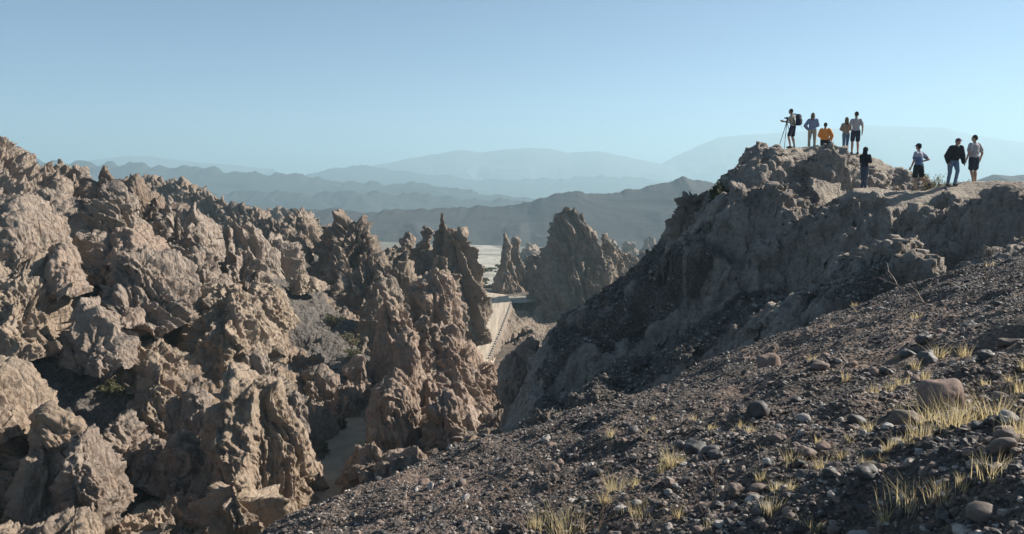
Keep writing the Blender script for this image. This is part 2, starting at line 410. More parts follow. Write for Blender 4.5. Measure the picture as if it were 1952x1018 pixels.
# ------------------------------------------------------------------ far ranges
def hill_range(name, sky_pts, Y, depth, base_z, mat, rough=0.02, sp=1.0, label=None, jag=0.0):
    """a range whose crest runs through the traced skyline; spurs and gullies run down both flanks"""
    S = np.array([at(px, py, Y) for px, py in sky_pts])
    n = int(min(900, max(160, abs(S[-1, 0] - S[0, 0]) / (Y / 734) / 1.2))); nv = 150
    x = np.linspace(S[0, 0], S[-1, 0], n); zc = np.interp(x, S[:, 0], S[:, 2])
    e = np.minimum(1, np.minimum(x - x[0], x[-1] - x) / (0.08 * (x[-1] - x[0])) + 0.0)
    qx = np.stack([x / Y * 70, 0 * x + Y, 0 * x], -1)
    jg = fbm(qx, 4, 0.55) * jag * Y * 0.004 * (1 - 0.93 * smooth(0.22, 0.32, x / Y))
    jg = jg - jg.min() * 0.5; v = np.linspace(-1, 1, nv); X, Vv = np.meshgrid(x, v, indexing='ij'); ZC = np.repeat(zc[:, None], nv, 1)
    H = ZC - base_z
    g = (1 - np.abs(Vv)) ** 1.15
    Yy = Y + Vv * depth * (0.6 + 0.4 * np.clip(H / H.max(), 0, 1))
    qq = np.stack([X, Yy, 0 * X], -1).reshape(-1, 3)
    spur = ridged(qq * np.array([1, 0.7, 1]) * (2.6 / depth) * sp + np.stack([fbm(qq * 2.2 / depth, 3), fbm(qq * 2.2 / depth + 50, 3), 0 * qq[:, 0]], -1) * 0.7, 5, 0.48).reshape(X.shape)
    Z = base_z - 6 + (H + 6) * g + spur * H.mean() * 0.085 * (np.abs(Vv) ** 0.7) * (1 - np.abs(Vv)) * 2.2
    Z = Z + jg[:, None] * (1 - np.abs(Vv)) ** 14
    P = np.stack([X, Yy, Z], -1)
    o = mesh_np(name, P.reshape(-1, 3), grid_faces(n, nv), mat)
    return tag(o, label, kind='structure')
m = NT('distant_rock_shaded'); p = m.pos()
c = m.mix(m.ramp(m.noise(p, 0.006, 5, 0.6), [(0.4, 0.0), (0.6, 1.0)]), (0.034, 0.033, 0.034), (0.055, 0.052, 0.050))  # tan rock darkened: backlit shade of the slopes is put into this colour
m.l(c, m.b.inputs['Base Color']); m.b.inputs['Roughness'].default_value = 1.0
m.bump(m.noise(p, 0.02, 8, 0.7), 0.5, 4.0); M['range'] = m.m
m = NT('mountain_rock'); p = m.pos()
c = m.mix(m.noise(p, 0.003, 4, 0.6), (0.11, 0.105, 0.10), (0.14, 0.13, 0.125))
m.l(c, m.b.inputs['Base Color']); m.b.inputs['Roughness'].default_value = 1.0; M['mount'] = m.m
hill_range('hills', [(430, 420), (520, 404), (600, 401), (640, 399), (700, 405), (740, 404), (800, 401), (850, 401), (905, 394), (960, 393), (1005, 391), (1030, 381), (1065, 373), (1100, 367), (1150, 368), (1200, 365), (1250, 356), (1275, 350), (1300, 341), (1330, 347), (1365, 354), (1450, 368), (1600, 374), (1700, 366), (1800, 352), (1860, 347), (1895, 335), (1930, 338), (1990, 330), (2100, 340), (2300, 350)], 720, 270, -64, M['range'], jag=0.6, label='dark blue hazy hill ridge across the valley')
hill_range('hills', [(-400, 300), (-100, 305), (60, 308), (110, 314), (190, 314), (260, 318), (330, 320), (400, 323), (470, 333), (560, 335), (640, 345), (700, 351), (760, 352), (830, 357), (880, 367), (950, 373), (1020, 380), (1080, 390), (1150, 400)], 1900, 520, -108, M['range'], jag=0.9, label='long jagged blue ridge sloping down from the left')
hill_range('hills', [(250, 385), (400, 372), (520, 368), (600, 371), (700, 368), (800, 374), (900, 380), (1000, 388)], 1450, 260, -100, M['range'], jag=0.9, label='low hazy foothills before the long ridge')
hill_range('hills', [(520, 345), (600, 331), (640, 319), (690, 320), (760, 326), (850, 337), (940, 346), (1010, 343), (1100, 340), (1190, 341), (1250, 347), (1300, 352), (1400, 365)], 3300, 700, -108, M['range'], jag=0.7, label='faint pale blue ridge beyond the long one')
hill_range('mountains', [(700, 318), (780, 303), (840, 292), (875, 285), (915, 291), (960, 286), (1000, 282), (1045, 283), (1085, 291), (1140, 288), (1200, 301), (1260, 313), (1330, 325)], 4500, 900, -110, M['mount'], jag=0.15, label='very faint pale mountains at the centre of the horizon')
hill_range('mountains', [(1180, 330), (1260, 312), (1330, 278), (1370, 262), (1420, 257), (1500, 252), (1600, 244), (1650, 239), (1740, 242), (1800, 243), (1850, 257), (1900, 264), (1952, 272), (2100, 285), (2300, 300)], 4700, 1000, -110, M['mount'], jag=0.12, label='large faint mountain behind the people')
hill_range('mountains', [(20, 318), (150, 309), (230, 299), (275, 297), (330, 304), (420, 313), (520, 322)], 4600, 800, -110, M['mount'], jag=0.12, label='faint low mountain above the left ridge')

# ------------------------------------------------------------------ right-hand hill the people stand on
def camera_side(x, y, P):
    """distance to polyline P (crest heights in zz), whether the point lies on its near side, and how far past its ends"""
    best = np.full(x.shape, 1e9); zz = np.zeros(x.shape); side = np.zeros(x.shape); past = np.zeros(x.shape)
    n = len(P) - 1
    for k, (a, b) in enumerate(zip(P[:-1], P[1:])):
        dx, dy = b[0] - a[0], b[1] - a[1]; L = dx * dx + dy * dy + 1e-9
        tr = ((x - a[0]) * dx + (y - a[1]) * dy) / L; t = np.clip(tr, 0, 1)
        d = np.hypot(x - a[0] - t * dx, y - a[1] - t * dy); m = d < best
        cr = dx * (y - a[1]) - dy * (x - a[0])          # crest runs right to left: near side is to its left hand
        over = np.zeros(x.shape)
        if k == 0: over = np.maximum(over, -tr * math.sqrt(L))
        if k == n - 1: over = np.maximum(over, (tr - 1) * math.sqrt(L))
        best = np.where(m, d, best); zz = np.where(m, a[2] + t * (b[2] - a[2]), zz); side = np.where(m, cr, side); past = np.where(m, over, past)
    return best, zz, side > 0, np.maximum(past, 0)
def cliff(z, x, y, P, s):
    """cut everything in front of crest P down to a wall of slope s"""
    d, zz, near, past = camera_side(x, y, P)
    cap = zz - s * d + past * 5.0
    return np.where(near, np.minimum(z, cap), z)
def R_(pts, s, r): return poly3(pts), s, r
def flank(x, y, P, s, r):
    """like ridge, but measured from the nearest place on the crest, so a falling crest keeps its height"""
    d, zz = seg_dist(x, y, P); return zz - s * (np.sqrt(d * d + r * r) - r)
SUMMIT = [
    R_([(1395, 352, 29.5), (1420, 325, 30), (1450, 292, 31), (1490, 279, 32), (1540, 280, 32.5), (1600, 292, 33), (1650, 298, 33)], 1.5, 1.0),
    R_([(1535, 292, 30.6), (1557, 270, 30.4), (1580, 284, 30.4)], 2.6, 0.5),
    R_([(1660, 305, 33.5), (1690, 316, 33), (1715, 335, 31.5), (1745, 356, 29.5)], 1.4, 0.5),
    R_([(1640, 358, 27.6), (1700, 362, 27.2), (1745, 369, 26.3), (1812, 352, 26.4), (1860, 345, 26.4), (1952, 346, 25.4), (2300, 335, 24)], 1.0, 2.6),
    R_([(1410, 362, 29.5), (1345, 412, 29.7), (1292, 456, 30), (1200, 522, 30), (1130, 560, 30), (1075, 585, 29.7), (1058, 640, 29)], 0.55, 0.6),
    R_([(1545, 282, 33), (1571, 291, 33.3), (1611, 288, 33.2), (1632, 288, 33)], 0.9, 0.6),
    R_([(1560, 330, 30), (1545, 400, 28), (1510, 470, 26), (1480, 520, 25)], 1.0, 1.0),
]
WALL_A = poly3([(1420, 425, 28.4), (1350, 468, 28.6), (1280, 515, 28.6), (1190, 570, 28.3), (1120, 610, 27.8), (1062, 650, 27.5)])
WALL_B = poly3([(1500, 455, 26.4), (1440, 490, 26.6), (1370, 530, 26.4), (1240, 600, 26.2), (1150, 648, 25.6), (1090, 680, 25.2), (1042, 715, 24.8)])
WALL_C = poly3([(1560, 520, 22.8), (1480, 560, 22.8), (1400, 605, 22.7), (1300, 655, 22.4), (1200, 712, 21.8), (1120, 765, 21), (1050, 800, 20), (960, 850, 19)])
ARETE = [R_([(1738, 382, 25.4), (1690, 420, 24.4), (1640, 468, 23.4), (1590, 520, 22.3), (1540, 575, 21)], 1.9, 0.3),
         R_([(1690, 470, 21.8), (1640, 545, 20.4), (1590, 600, 19.4)], 1.3, 0.6),
         R_([(1790, 395, 24), (1850, 368, 23.4), (1952, 366, 22), (2100, 370, 20)], 2.4, 0.7),
         R_([(1960, 450, 18.5), (1905, 480, 18), (2080, 440, 18)], 1.6, 0.7)]
WEST = poly3([(930, 870, 17.5), (1020, 790, 21.5), (1036, 720, 24.2), (1048, 660, 27.2), (1062, 610, 29.5), (1085, 585, 31.3), (1140, 552, 32.2), (1205, 515, 32.6), (1285, 460, 33), (1320, 395, 33.5), (1400, 335, 35), (1500, 300, 37)])
def hill_h(x, y):
    base = np.minimum(-9.5 - 0.12 * (y - 25) + 0.28 * (x - 3), -6.0)
    z = base
    for k_, (P, s, r) in enumerate(SUMMIT): z = smax((flank if k_ == 4 else ridge)(x, y, P, s, r), z, 0.3)
    z = smax(flank(x, y, WALL_A, 1.2, 0.25), z, 0.12)
    z = smax(flank(x, y, WALL_B, 0.7, 0.4), z, 0.15); z = cliff(z, x, y, WALL_B, 2.3)
    z = smax(flank(x, y, WALL_C, 0.7, 0.4), z, 0.15); z = cliff(z, x, y, WALL_C, 2.4)
    z = cliff(z, x, y, WEST, 2.6)
    z = np.maximum(z, base - 3.0 - 0.6 * np.maximum(0, 3 - x))
    for P, s, r in ARETE: z = smax(ridge(x, y, P, s, r), z, 0.25)
    return z
hx, hy = np.meshgrid(np.arange(-6, 30, 0.052), np.arange(15.5, 44, 0.058), indexing='ij')
wq = np.stack([hx, hy, 0 * hx], -1).reshape(-1, 3)
wx = hx + (fbm(wq * 0.5, 3) * 0.5).reshape(hx.shape); wy = hy + (fbm(wq * 0.5 + 40, 3) * 0.5).reshape(hx.shape)
hz = hill_h(wx, wy)
for ax_ in (0, 1):
    pz = np.pad(hz, [(4, 4) if a_ == ax_ else (0, 0) for a_ in (0, 1)], mode='edge'); n9 = hz.shape[ax_]
    hz = sum(np.take(pz, np.arange(k_, k_ + n9), axis=ax_) for k_ in range(9)) / 9
pathP = poly3([(1610, 292, 33), (1645, 357, 27.5), (1700, 362, 27.0), (1745, 370, 26.2), (1812, 360, 26.2), (1860, 357, 26), (2000, 356, 25)])
dpath, _ = seg_dist(hx, hy, pathP[1:]); onpath = smooth(2.0, 0.9, dpath)
dtop, _ = seg_dist(hx, hy, poly3([(1490, 279, 32), (1540, 280, 32.8), (1571, 291, 33.3), (1611, 288, 33.2), (1650, 298, 33)])); flat = np.maximum(onpath, smooth(1.5, 0.6, dtop) * 0.8)
n0_ = np.abs(grid_normals(np.stack([hx, hy, hill_h(hx, hy)], -1))[..., 2]).ravel()
def box_blur(a, r):
    for ax_ in (0, 1):
        pz = np.pad(a, [(r, r) if a_ == ax_ else (0, 0) for a_ in (0, 1)], mode='edge'); cs = np.cumsum(pz, axis=ax_, dtype=np.float64)
        cs = np.concatenate([np.zeros_like(np.take(cs, [0], axis=ax_)), cs], axis=ax_); n9 = a.shape[ax_]
        a = (np.take(cs, np.arange(2 * r + 1, 2 * r + 1 + n9), axis=ax_) - np.take(cs, np.arange(n9), axis=ax_)) / (2 * r + 1)
    return a
kb = smooth(10.8, 8.8, hx) * smooth(1.0, 2.5, hx) * smooth(19, 22, hy)
hz = hz * (1 - kb) + box_blur(box_blur(hz, 14), 14) * kb
def hill_hit(px, py):
    """where on the smooth hill the photograph's pixel lands"""
    for Y in np.arange(18, 36, 0.1):
        c = at(px, py, Y); i = int((c[0] + 6) / 0.052); j = int((Y - 15.5) / 0.058)
        if 0 <= i < hx.shape[0] and 0 <= j < hx.shape[1] and hz[i, j] > c[2]: return np.array([c[0], Y, c[2]])
    return None
# spurs that run down the flank from upper right to lower left, and the gullies between them
for trace, amp, wd in [
    ([(1474, 391), (1420, 420), (1367, 455), (1330, 500), (1262, 552)], 0.75, 1.1),
    ([(1400, 470), (1346, 505), (1271, 572), (1190, 640), (1128, 700)], 0.85, 1.2),
    ([(1293, 513), (1250, 556), (1165, 598), (1101, 625), (1050, 668)], 0.7, 0.9),
    ([(1452, 550), (1388, 578), (1335, 625), (1271, 664), (1197, 712), (1138, 758)], 0.6, 0.9),
    ([(1560, 330), (1525, 380), (1500, 430), (1478, 480)], 0.6, 0.9),
    ([(1640, 400), (1600, 430), (1560, 480), (1510, 520), (1470, 560)], 0.5, 0.8),
    ([(1800, 400), (1770, 450), (1735, 500), (1710, 560)], 0.5, 0.9),
    ([(1880, 390), (1860, 440), (1850, 500)], 0.5, 0.9),
    ([(1440, 440), (1385, 480), (1320, 540), (1240, 590), (1150, 660)], -0.55, 0.7),
    ([(1530, 480), (1460, 520), (1400, 550), (1330, 595), (1240, 655), (1150, 720)], -0.6, 0.7),
    ([(1610, 330), (1580, 380), (1550, 430)], -0.5, 0.7),
    ([(1830, 400), (1820, 450), (1800, 520)], -0.5, 0.8)]:
    pts_ = [h_ for h_ in (hill_hit(*t_) for t_ in trace) if h_ is not None]
    if len(pts_) > 1:
        dd_, _ = seg_dist(wx, wy, np.array(pts_)); hz = hz + amp * np.clip(1 - dd_ / wd, 0, 1) ** (0.9 if amp > 0 else 1.4)
q = np.stack([hx, hy, hz], -1).reshape(-1, 3)
# gullies run straight down the flank, so relief is stretched along the fall line
fl = np.array([[0.93, 0.36, 0], [-0.36, 0.93, 0], [0, 0, 1]])
qr = q @ fl.T
rel = fbm(q * 0.55, 3) * 0.26 + (ridged(qr * np.array([0.30, 1.0, 0.25]) + 3, 4, 0.55) - 0.6) * 0.26 + (ridged(qr * np.array([0.55, 2.4, 0.5]) + 13, 4, 0.6) - 0.6) * 0.09 - 0.12
q[:, 2] -= 0.15 * smooth(9, 6, q[:, 0])
q[:, 2] += rel * (1 - 0.92 * flat.ravel())
P = q.reshape(hx.shape + (3,)); nrm = grid_normals(P); nrm *= np.sign(nrm[..., 2:3] + 1e-9)
steep = 1 - smooth(0.55, 0.85, nrm[..., 2]).ravel()
wv = q + np.stack([fbm(q * 0.9 + 3, 2)] * 3, -1) * 0.3
d = (fbm(wv * np.array([2.0, 2.0, 0.4]) + 8, 3) * 0.13 + billow(wv * np.array([1.1, 1.1, 0.3]) + 18, 2) * 0.10) * steep + slabs(wv * np.array([.8, .8, .45])) * 0.10 + slabs(wv * np.array([2.2, 2.2, 1.2]) + 9) * 0.045 + (2.0 * ridged((wv @ fl.T) * np.array([1.2, 2.6, .8]), 3, .6) + 1.2 * ridged(wv * np.array([5, 5, 3]) + 7, 2, .6)) * 0.03 * (0.4 + 0.9 * smooth(-.3, .3, fbm(q * .5 + 71, 2))) + fbm(q * 1.8, 3) * 0.09 - smooth(0.5, 0.1, worley(q * 2.2)) * 0.07 + fbm(q * 6, 3) * 0.035
P = P + nrm * (d * (1 - 0.8 * flat.ravel())).reshape(hx.shape)[..., None]
HILL = P
def hill_z(x, y):
    i = int(round((x + 6) / 0.052)); j = int(round((y - 15.5) / 0.058)); return float(HILL[np.clip(i, 0, hx.shape[0]-1), np.clip(j, 0, hx.shape[1]-1), 2])
# where gravel lies: gentle slopes, more to the lower left flank; none on the trodden path
grav = smooth(0.50, 0.80, n0_ + 0.12 * fbm(q * 1.5 + 5, 3)) * smooth(-0.35, 0.25, 0.6 * fbm(q * 0.4 + 60, 3) + 0.12 - 0.05 * (q[:, 0] - 6) - 0.16 * (q[:, 2] + 2.5)) * (1 - flat.ravel())
m = NT('hill_surface'); p = m.pos()
mid = m.noise(p, 1.1, 6, 0.62); fine = m.noise(p, 7, 5, 0.65); big = m.noise(p, 0.22, 3)
c = m.mix(m.ramp(big, [(0.38, 0.0), (0.62, 1.0)]), (0.40, 0.345, 0.295), (0.36, 0.30, 0.255))
c = m.mix(m.ramp(mid, [(0.48, 0.0), (0.68, 0.85)]), c, (0.44, 0.385, 0.32))
c = m.mix(m.ramp(fine, [(0.32, 0.6), (0.55, 0.0)]), c, (0.15, 0.125, 0.105))
gv = m.mix(m.ramp(m.noise(p, 12, 4, 0.75), [(0.42, 0.0), (0.66, 1.0)]), (0.11, 0.098, 0.088), (0.24, 0.205, 0.175))
c = m.mix(m.ramp(m.math('ADD', m.attr('gravel'), m.math('MULTIPLY', m.math('SUBTRACT', m.noise(p, 5, 6, 0.75), 0.5), 0.8)), [(0.15, 0.0), (0.75, 1.0)]), c, gv)
c = m.mix(m.ramp(m.math('ADD', m.attr('path'), m.math('MULTIPLY', m.math('SUBTRACT', m.noise(p, 1.5, 5, 0.7), 0.5), 0.8)), [(0.45, 0.0), (0.75, 1.0)]), c, (0.42, 0.355, 0.285))
m.l(c, m.b.inputs['Base Color']); m.b.inputs['Roughness'].default_value = 0.95
m.bump(m.math('ADD', m.noise(p, 4.5, 9, 0.75), m.math('MULTIPLY', m.vor(p, 11.0), 0.4)), 1.0, 0.2); M['hillsurf'] = m.m
tag(mesh_np('hill', P.reshape(-1, 3), grid_faces(*hx.shape), M['hillsurf'], attrs={'gravel': grav, 'path': flat.ravel()}), kind='structure')
grav_hill = grav.reshape(hx.shape)

# ------------------------------------------------------------------ near slope the camera stands on
def near_plane(x, y): return -1.6 + 0.31 * x - 0.217 * y
def on_near(px, py):
    u = (px - 976) / FPX; v = (509 - py) / FPX; dd = CP + v * SP; t = u / dd; s = (v * CP - SP) / dd
    return 1.6 / (0.31 * t - 0.217 - s)
EDGE = [(-7, -14), (-4.6, 0), (-3.9, 5)]
for px, py in [(535, 1025), (640, 975), (790, 905), (900, 865), (1044, 815), (1200, 755), (1350, 700), (1500, 640), (1640, 585), (1800, 535), (1952, 485)]:
    Y = on_near(px, py); EDGE.append(tuple(at(px, py, Y)[:2]))
EDGE += [(16, 16.5), (40, 18)]
def near_out(x, y):
    """signed distance beyond the slope's brink (positive outside)"""
    P = np.array([(a, b, 0) for a, b in EDGE]); dd, _ = seg_dist(x, y, P)
    ins = np.zeros(x.shape, bool); poly = EDGE + [(40, -14)]
    for (x1, y1), (x2, y2) in zip(poly, poly[1:] + poly[:1]):
        c = ((y1 > y) != (y2 > y)) & (x < (x2 - x1) * (y - y1) / (y2 - y1 + 1e-12) + x1); ins ^= c
    return np.where(ins, -dd, dd)
NX, NY = np.meshgrid(np.arange(-11, 19, 0.045), np.arange(-5, 21, 0.045), indexing='ij')
do = near_out(NX, NY); q = np.stack([NX, NY, 0 * NX], -1).reshape(-1, 3)
dow = do + (fbm(q * 0.5, 3) * 0.5).reshape(NX.shape)
fade = smooth(0.5, 3.0, np.hypot(NX, NY))
NZ = near_plane(NX, NY) - 1.15 * (np.sqrt(np.maximum(dow, 0) ** 2 + 0.3) - 0.55) * (dow > 0) 
NZ = NZ + ((fbm(q * 0.35 + 5, 3) * 0.16 + ridged(q * np.array([0.5, 0.9, 1]) + 2, 3) * 0.07 + fbm(q * 2.2, 4) * 0.045 + fbm(q * 9, 2) * 0.012).reshape(NX.shape)) * fade
# a low step (foot-worn ledge) crossing the lower right of the slope
stp = NY - (4.6 + 0.10 * (NX - 3) + (fbm(q * 0.8 + 77, 2) * 0.35).reshape(NX.shape))
NZ = NZ + 0.16 * smooth(-0.1, 0.35, -stp) * smooth(0.8, 2.5, NX) * fade
NZ = np.maximum(NZ, -13.5)
NEAR = NZ
def near_z(x, y):
    fi = (np.asarray(x) + 11) / 0.045; fj = (np.asarray(y) + 5) / 0.045
    i = np.clip(fi.astype(int), 0, NX.shape[0] - 2); j = np.clip(fj.astype(int), 0, NX.shape[1] - 2); a = fi - i; b = fj - j
    return (NEAR[i, j] * (1-a) * (1-b) + NEAR[i+1, j] * a * (1-b) + NEAR[i, j+1] * (1-a) * b + NEAR[i+1, j+1] * a * b)
m = NT('slope_soil'); p = m.pos()
c = m.mix(m.ramp(m.noise(p, 0.9, 5, 0.6), [(0.42, 0.0), (0.62, 1.0)]), (0.105, 0.083, 0.068), (0.23, 0.165, 0.125))
c = m.mix(m.ramp(m.noise(p, 22, 3, 0.7), [(0.42, 0.0), (0.62, 1.0)]), c, (0.05, 0.045, 0.042))
c = m.mix(m.ramp(m.noise(p, 0.28, 3, 0.6), [(0.52, 0.0), (0.62, 0.75)]), c, (0.26, 0.185, 0.14))
m.l(c, m.b.inputs['Base Color']); m.b.inputs['Roughness'].default_value = 0.9
m.bump(m.math('ADD', m.noise(p, 18, 5, 0.7), m.math('MULTIPLY', m.vor(p, 28.0), 0.5)), 1.0, 0.03); M['soil'] = m.m
tag(mesh_np('slope', np.stack([NX, NY, NZ], -1).reshape(-1, 3), grid_faces(*NX.shape), M['soil']), kind='structure')
# ------------------------------------------------------------------ rock formations
def rock(name, label, crest, Y, w, base, mat='tan', lump=1.0, flute=0.5, pits=0.4, head=0.4, lean=0.0, jag=0.3, cap=0.35, block=1.0, group=None, cat=None, seed=0, fine=1.0):
    """a free-standing fin, crag or dome: crest = traced (px, py); Y = depth at both ends; w = half thickness in metres; base = photo row of its foot"""
    Y0, Y1 = Y if isinstance(Y, tuple) else (Y, Y)
    c = np.array(crest, float); t = (c[:, 0] - c[0, 0]) / (c[-1, 0] - c[0, 0])
    C = np.array([at(a, b, Y0 + (Y1 - Y0) * k) for (a, b), k in zip(c, t)])
    for _ in range(1):                                  # round the corners off the trace
        Q = [C[0]]
        for a, b in zip(C[:-1], C[1:]): Q += [a * .75 + b * .25, a * .25 + b * .75]
        C = np.array(Q + [C[-1]])
    Ym = (Y0 + Y1) / 2; cell = Ym / 734 * 1.05 * (1.0 if Ym < 120 else 1.3)
    ax = C[-1, :2] - C[0, :2]; Lh = np.hypot(*ax); ax /= Lh
    n = np.array([ax[1], -ax[0]])                        # toward the camera
    L = np.linalg.norm(np.diff(C, axis=0), axis=1).sum()
    nu = int(np.clip(L / cell, 24, 420)); C = resample(C, nu)
    zb = min(at(c[:, 0].mean(), base, max(Ym - w, Ym * 0.6))[2], C[:, 2].min() - 0.3)
    H = C[:, 2] - zb; Hm = H.max(); zb -= 0.12 * Hm; H = C[:, 2] - zb
    nc = int(np.clip(cap * w * 1.6 / cell, 8, 90))
    aa = np.linspace(math.pi / 2, 0, nc + 1)[:-1]
    ends = []
    hs = np.concatenate([np.cos(aa) ** 0.9, np.ones(nu), np.cos(aa[::-1]) ** 0.9])
    ext = np.concatenate([-(np.sin(aa) * 0.35 + 0.65 * (1 - np.cos(aa))) * (H[0] / Hm) ** 0.9, np.zeros(nu), (np.sin(aa) * 0.35 + 0.65 * (1 - np.cos(aa)))[::-1] * (H[-1] / Hm) ** 0.9]) * w * cap
    Cx = np.concatenate([np.repeat(C[:1], nc, 0), C, np.repeat(C[-1:], nc, 0)])
    Hx = np.concatenate([np.full(nc, H[0]), H, np.full(nc, H[-1])]) * hs
    arc = Hm * 1.1 + w; nv = int(np.clip(arc / cell, 24, 330)); half = nv
    a = np.linspace(0, math.pi / 2, half); g = np.cos(a); hd = head
    off = hd * np.sin(a) ** 0.9 + (1 - hd) * (1 - g) ** 1.5
    # spread rows evenly along the profile
    s = np.concatenate([[0], np.cumsum(np.hypot(np.diff(off) * w, np.diff(g) * Hm))]); tt = np.linspace(0, s[-1], half)
    g = np.interp(tt, s, g); off = np.interp(tt, s, off)
    back = slice(None, None, 2) if half > 60 else slice(None)
    gb, ob = g[1:][back], off[1:][back]
    if ob[-1] != off[-1]: gb = np.append(gb, g[-1]); ob = np.append(ob, off[-1])
    G = np.concatenate([gb[::-1], g]); O = np.concatenate([-ob[::-1], off])
    hr = (Hx / Hm)[:, None]; W = w * (0.30 + 0.70 * np.clip(hr, 0, 1)) * np.clip(hs, 0.25, 1)[:, None]
    PX = Cx[:, 0:1] + ax[0] * ext[:, None] + n[0] * W * O[None]
    PY = Cx[:, 1:2] + ax[1] * ext[:, None] + n[1] * W * O[None]
    PZ = zb + Hx[:, None] * G[None]
    P = np.stack([PX, PY, PZ], -1)
    P[..., 0] += lean * (PZ - zb - Hx[:, None]) * ax[0]; P[..., 1] += lean * (PZ - zb - Hx[:, None]) * ax[1]
    nrm = grid_normals(P); sg = np.sign((nrm * np.array([n[0], n[1], 0.3])).sum(-1)[:, -nv//2].mean()); nrm = nrm * sg
    q = P.reshape(-1, 3) + seed * 7.7
    wreal, w = w, min(w, 6.0)
    if mat == 'far': w = min(w, 4.5)
    q = q + np.stack([fbm(q / w * 0.7 + 3, 2), fbm(q / w * 0.7 + 40, 2), 0 * q[:, 0]], -1) * w * 0.22
    k = 1.0 / w
    mxn = smooth(-0.3, 0.35, fbm(q * k * 0.8 + 70, 2)); isfar = mat == 'far'
    sh = q.copy(); sh[:, 0] += 0.22 * q[:, 2]            # tilted beds
    d = lump * w * (0.12 * fbm(q * k * np.array([1.15, 1.15, 0.6]), 2) + (0.09 * mxn * billow(q * k * np.array([1.5, 1.5, 0.45]) + 9, 2) + 0.08 * (1 - mxn) * ridged(q * k * np.array([1.6, 1.6, 0.4]) + 29, 2, 0.5)) * (0.4 if isfar else 1.0))
    kf = max(2.6 * k, 0.45)
    fu = sh * kf * np.array([1, 1, 0.045 if mat == 'far' else 0.08]) + 3
    fu = fu + np.stack([fbm(q * np.array([.5, .5, .25]), 2)] * 3, -1) * 0.22
    d += (flute + 0.25) * w * (0.15 * ridged(fu * np.array([1.5, 1.5, 1.0]), 4, 0.58) if isfar else 0.13 * (0.6 * mxn * billow(fu, 3, 0.55) + (1 - 0.6 * mxn) * ridged(fu * 1.2, 5, 0.6)))
    kp = max(2.5 * k, 1.1)
    # tilted slabs split by joints: angular steps
    wv = q + np.stack([fbm(q * 0.9 + 3, 2)] * 3, -1) * 0.25
    ks = max(1.5 * k, 0.34); sl_ = wv * ks; sl_[:, 0] += 0.45 * sl_[:, 2]; sl_[:, 2] *= 0.14 if isfar else 0.26
    d += block * w * 0.11 * slabs(sl_) + block * min(w, 3.5) * 0.03 * slabs(sl_ * np.array([2.6, 2.6, 2.2]) + 5)
    if pits > 0:
        wq = q * kp * 2.0 * np.array([1, 1, 0.6]) + np.stack([fbm(q * kp + 3, 2)] * 3, -1) * 0.35
        mk = smooth(-0.1, 0.4, fbm(q * k * 1.3 + 33, 2) + 0.25 * (pits - 0.5))
        d -= pits * mk * min(w * 0.06, 0.16) * smooth(0.55, 0.12, worley(wq))
        d -= pits * mk * min(w * 0.035, 0.09) * smooth(0.5, 0.12, worley(wq * 2.3 + 5))
    d += fine * (fbm(q * kp * np.array([2.4, 2.4, 1.2]) + 50, 3) * min(0.035 * w, 0.10) + ridged(q * kp * np.array([5, 5, 2]) + 11, 3, 0.6) * 0.016 * min(w, 3))
    rb = smooth(-0.3, 0.3, fbm(q * k * 1.2 + 90, 2) + 0.2 * (pits - 0.3)) * (0.8 if isfar else 1.0)
    d += cell * rb * (2.8 * ridged(wv * np.array([1, 1, .14]) / (cell * 12), 2, .6) + 1.9 * ridged(wv * np.array([1, 1, .22]) / (cell * 5.5) + 7, 2, .6) - 1.2 * smooth(.5, .1, worley(wv * np.array([1, 1, .7]) / (cell * 6))))
    d -= d.mean() + 0.25 * d.std()
    dd = d.reshape(PX.shape)
    P = P + nrm * (dd * np.clip(hs, 0.5, 1)[:, None])[..., None]
    # broken, toothed top
    jz = ridged(np.stack([Cx[:, 0] + ax[0] * ext, Cx[:, 1] + ax[1] * ext, 0 * ext], -1) * k * 2.2 + seed, 3, 0.6)
    P[..., 2] += jag * w * (0.17 if isfar else 0.2) * (jz - 0.5)[:, None] * (G[None] ** 2)
    top = P[..., 2].max(1); want = zb + Hx; kw_ = max(3, int(0.35 * w / cell)) | 1   # keep the crest on its traced height
    dl = np.convolve(np.pad(want - top, kw_, mode='edge'), np.ones(2 * kw_ + 1) / (2 * kw_ + 1), 'valid')
    P[..., 2] += dl[:, None] * G[None] ** 0.7
    o = mesh_np(name, P.reshape(-1, 3), grid_faces(*PX.shape), M[mat])
    kind = cat or name.replace('_', ' ')
    return tag(o, label, kind, group)

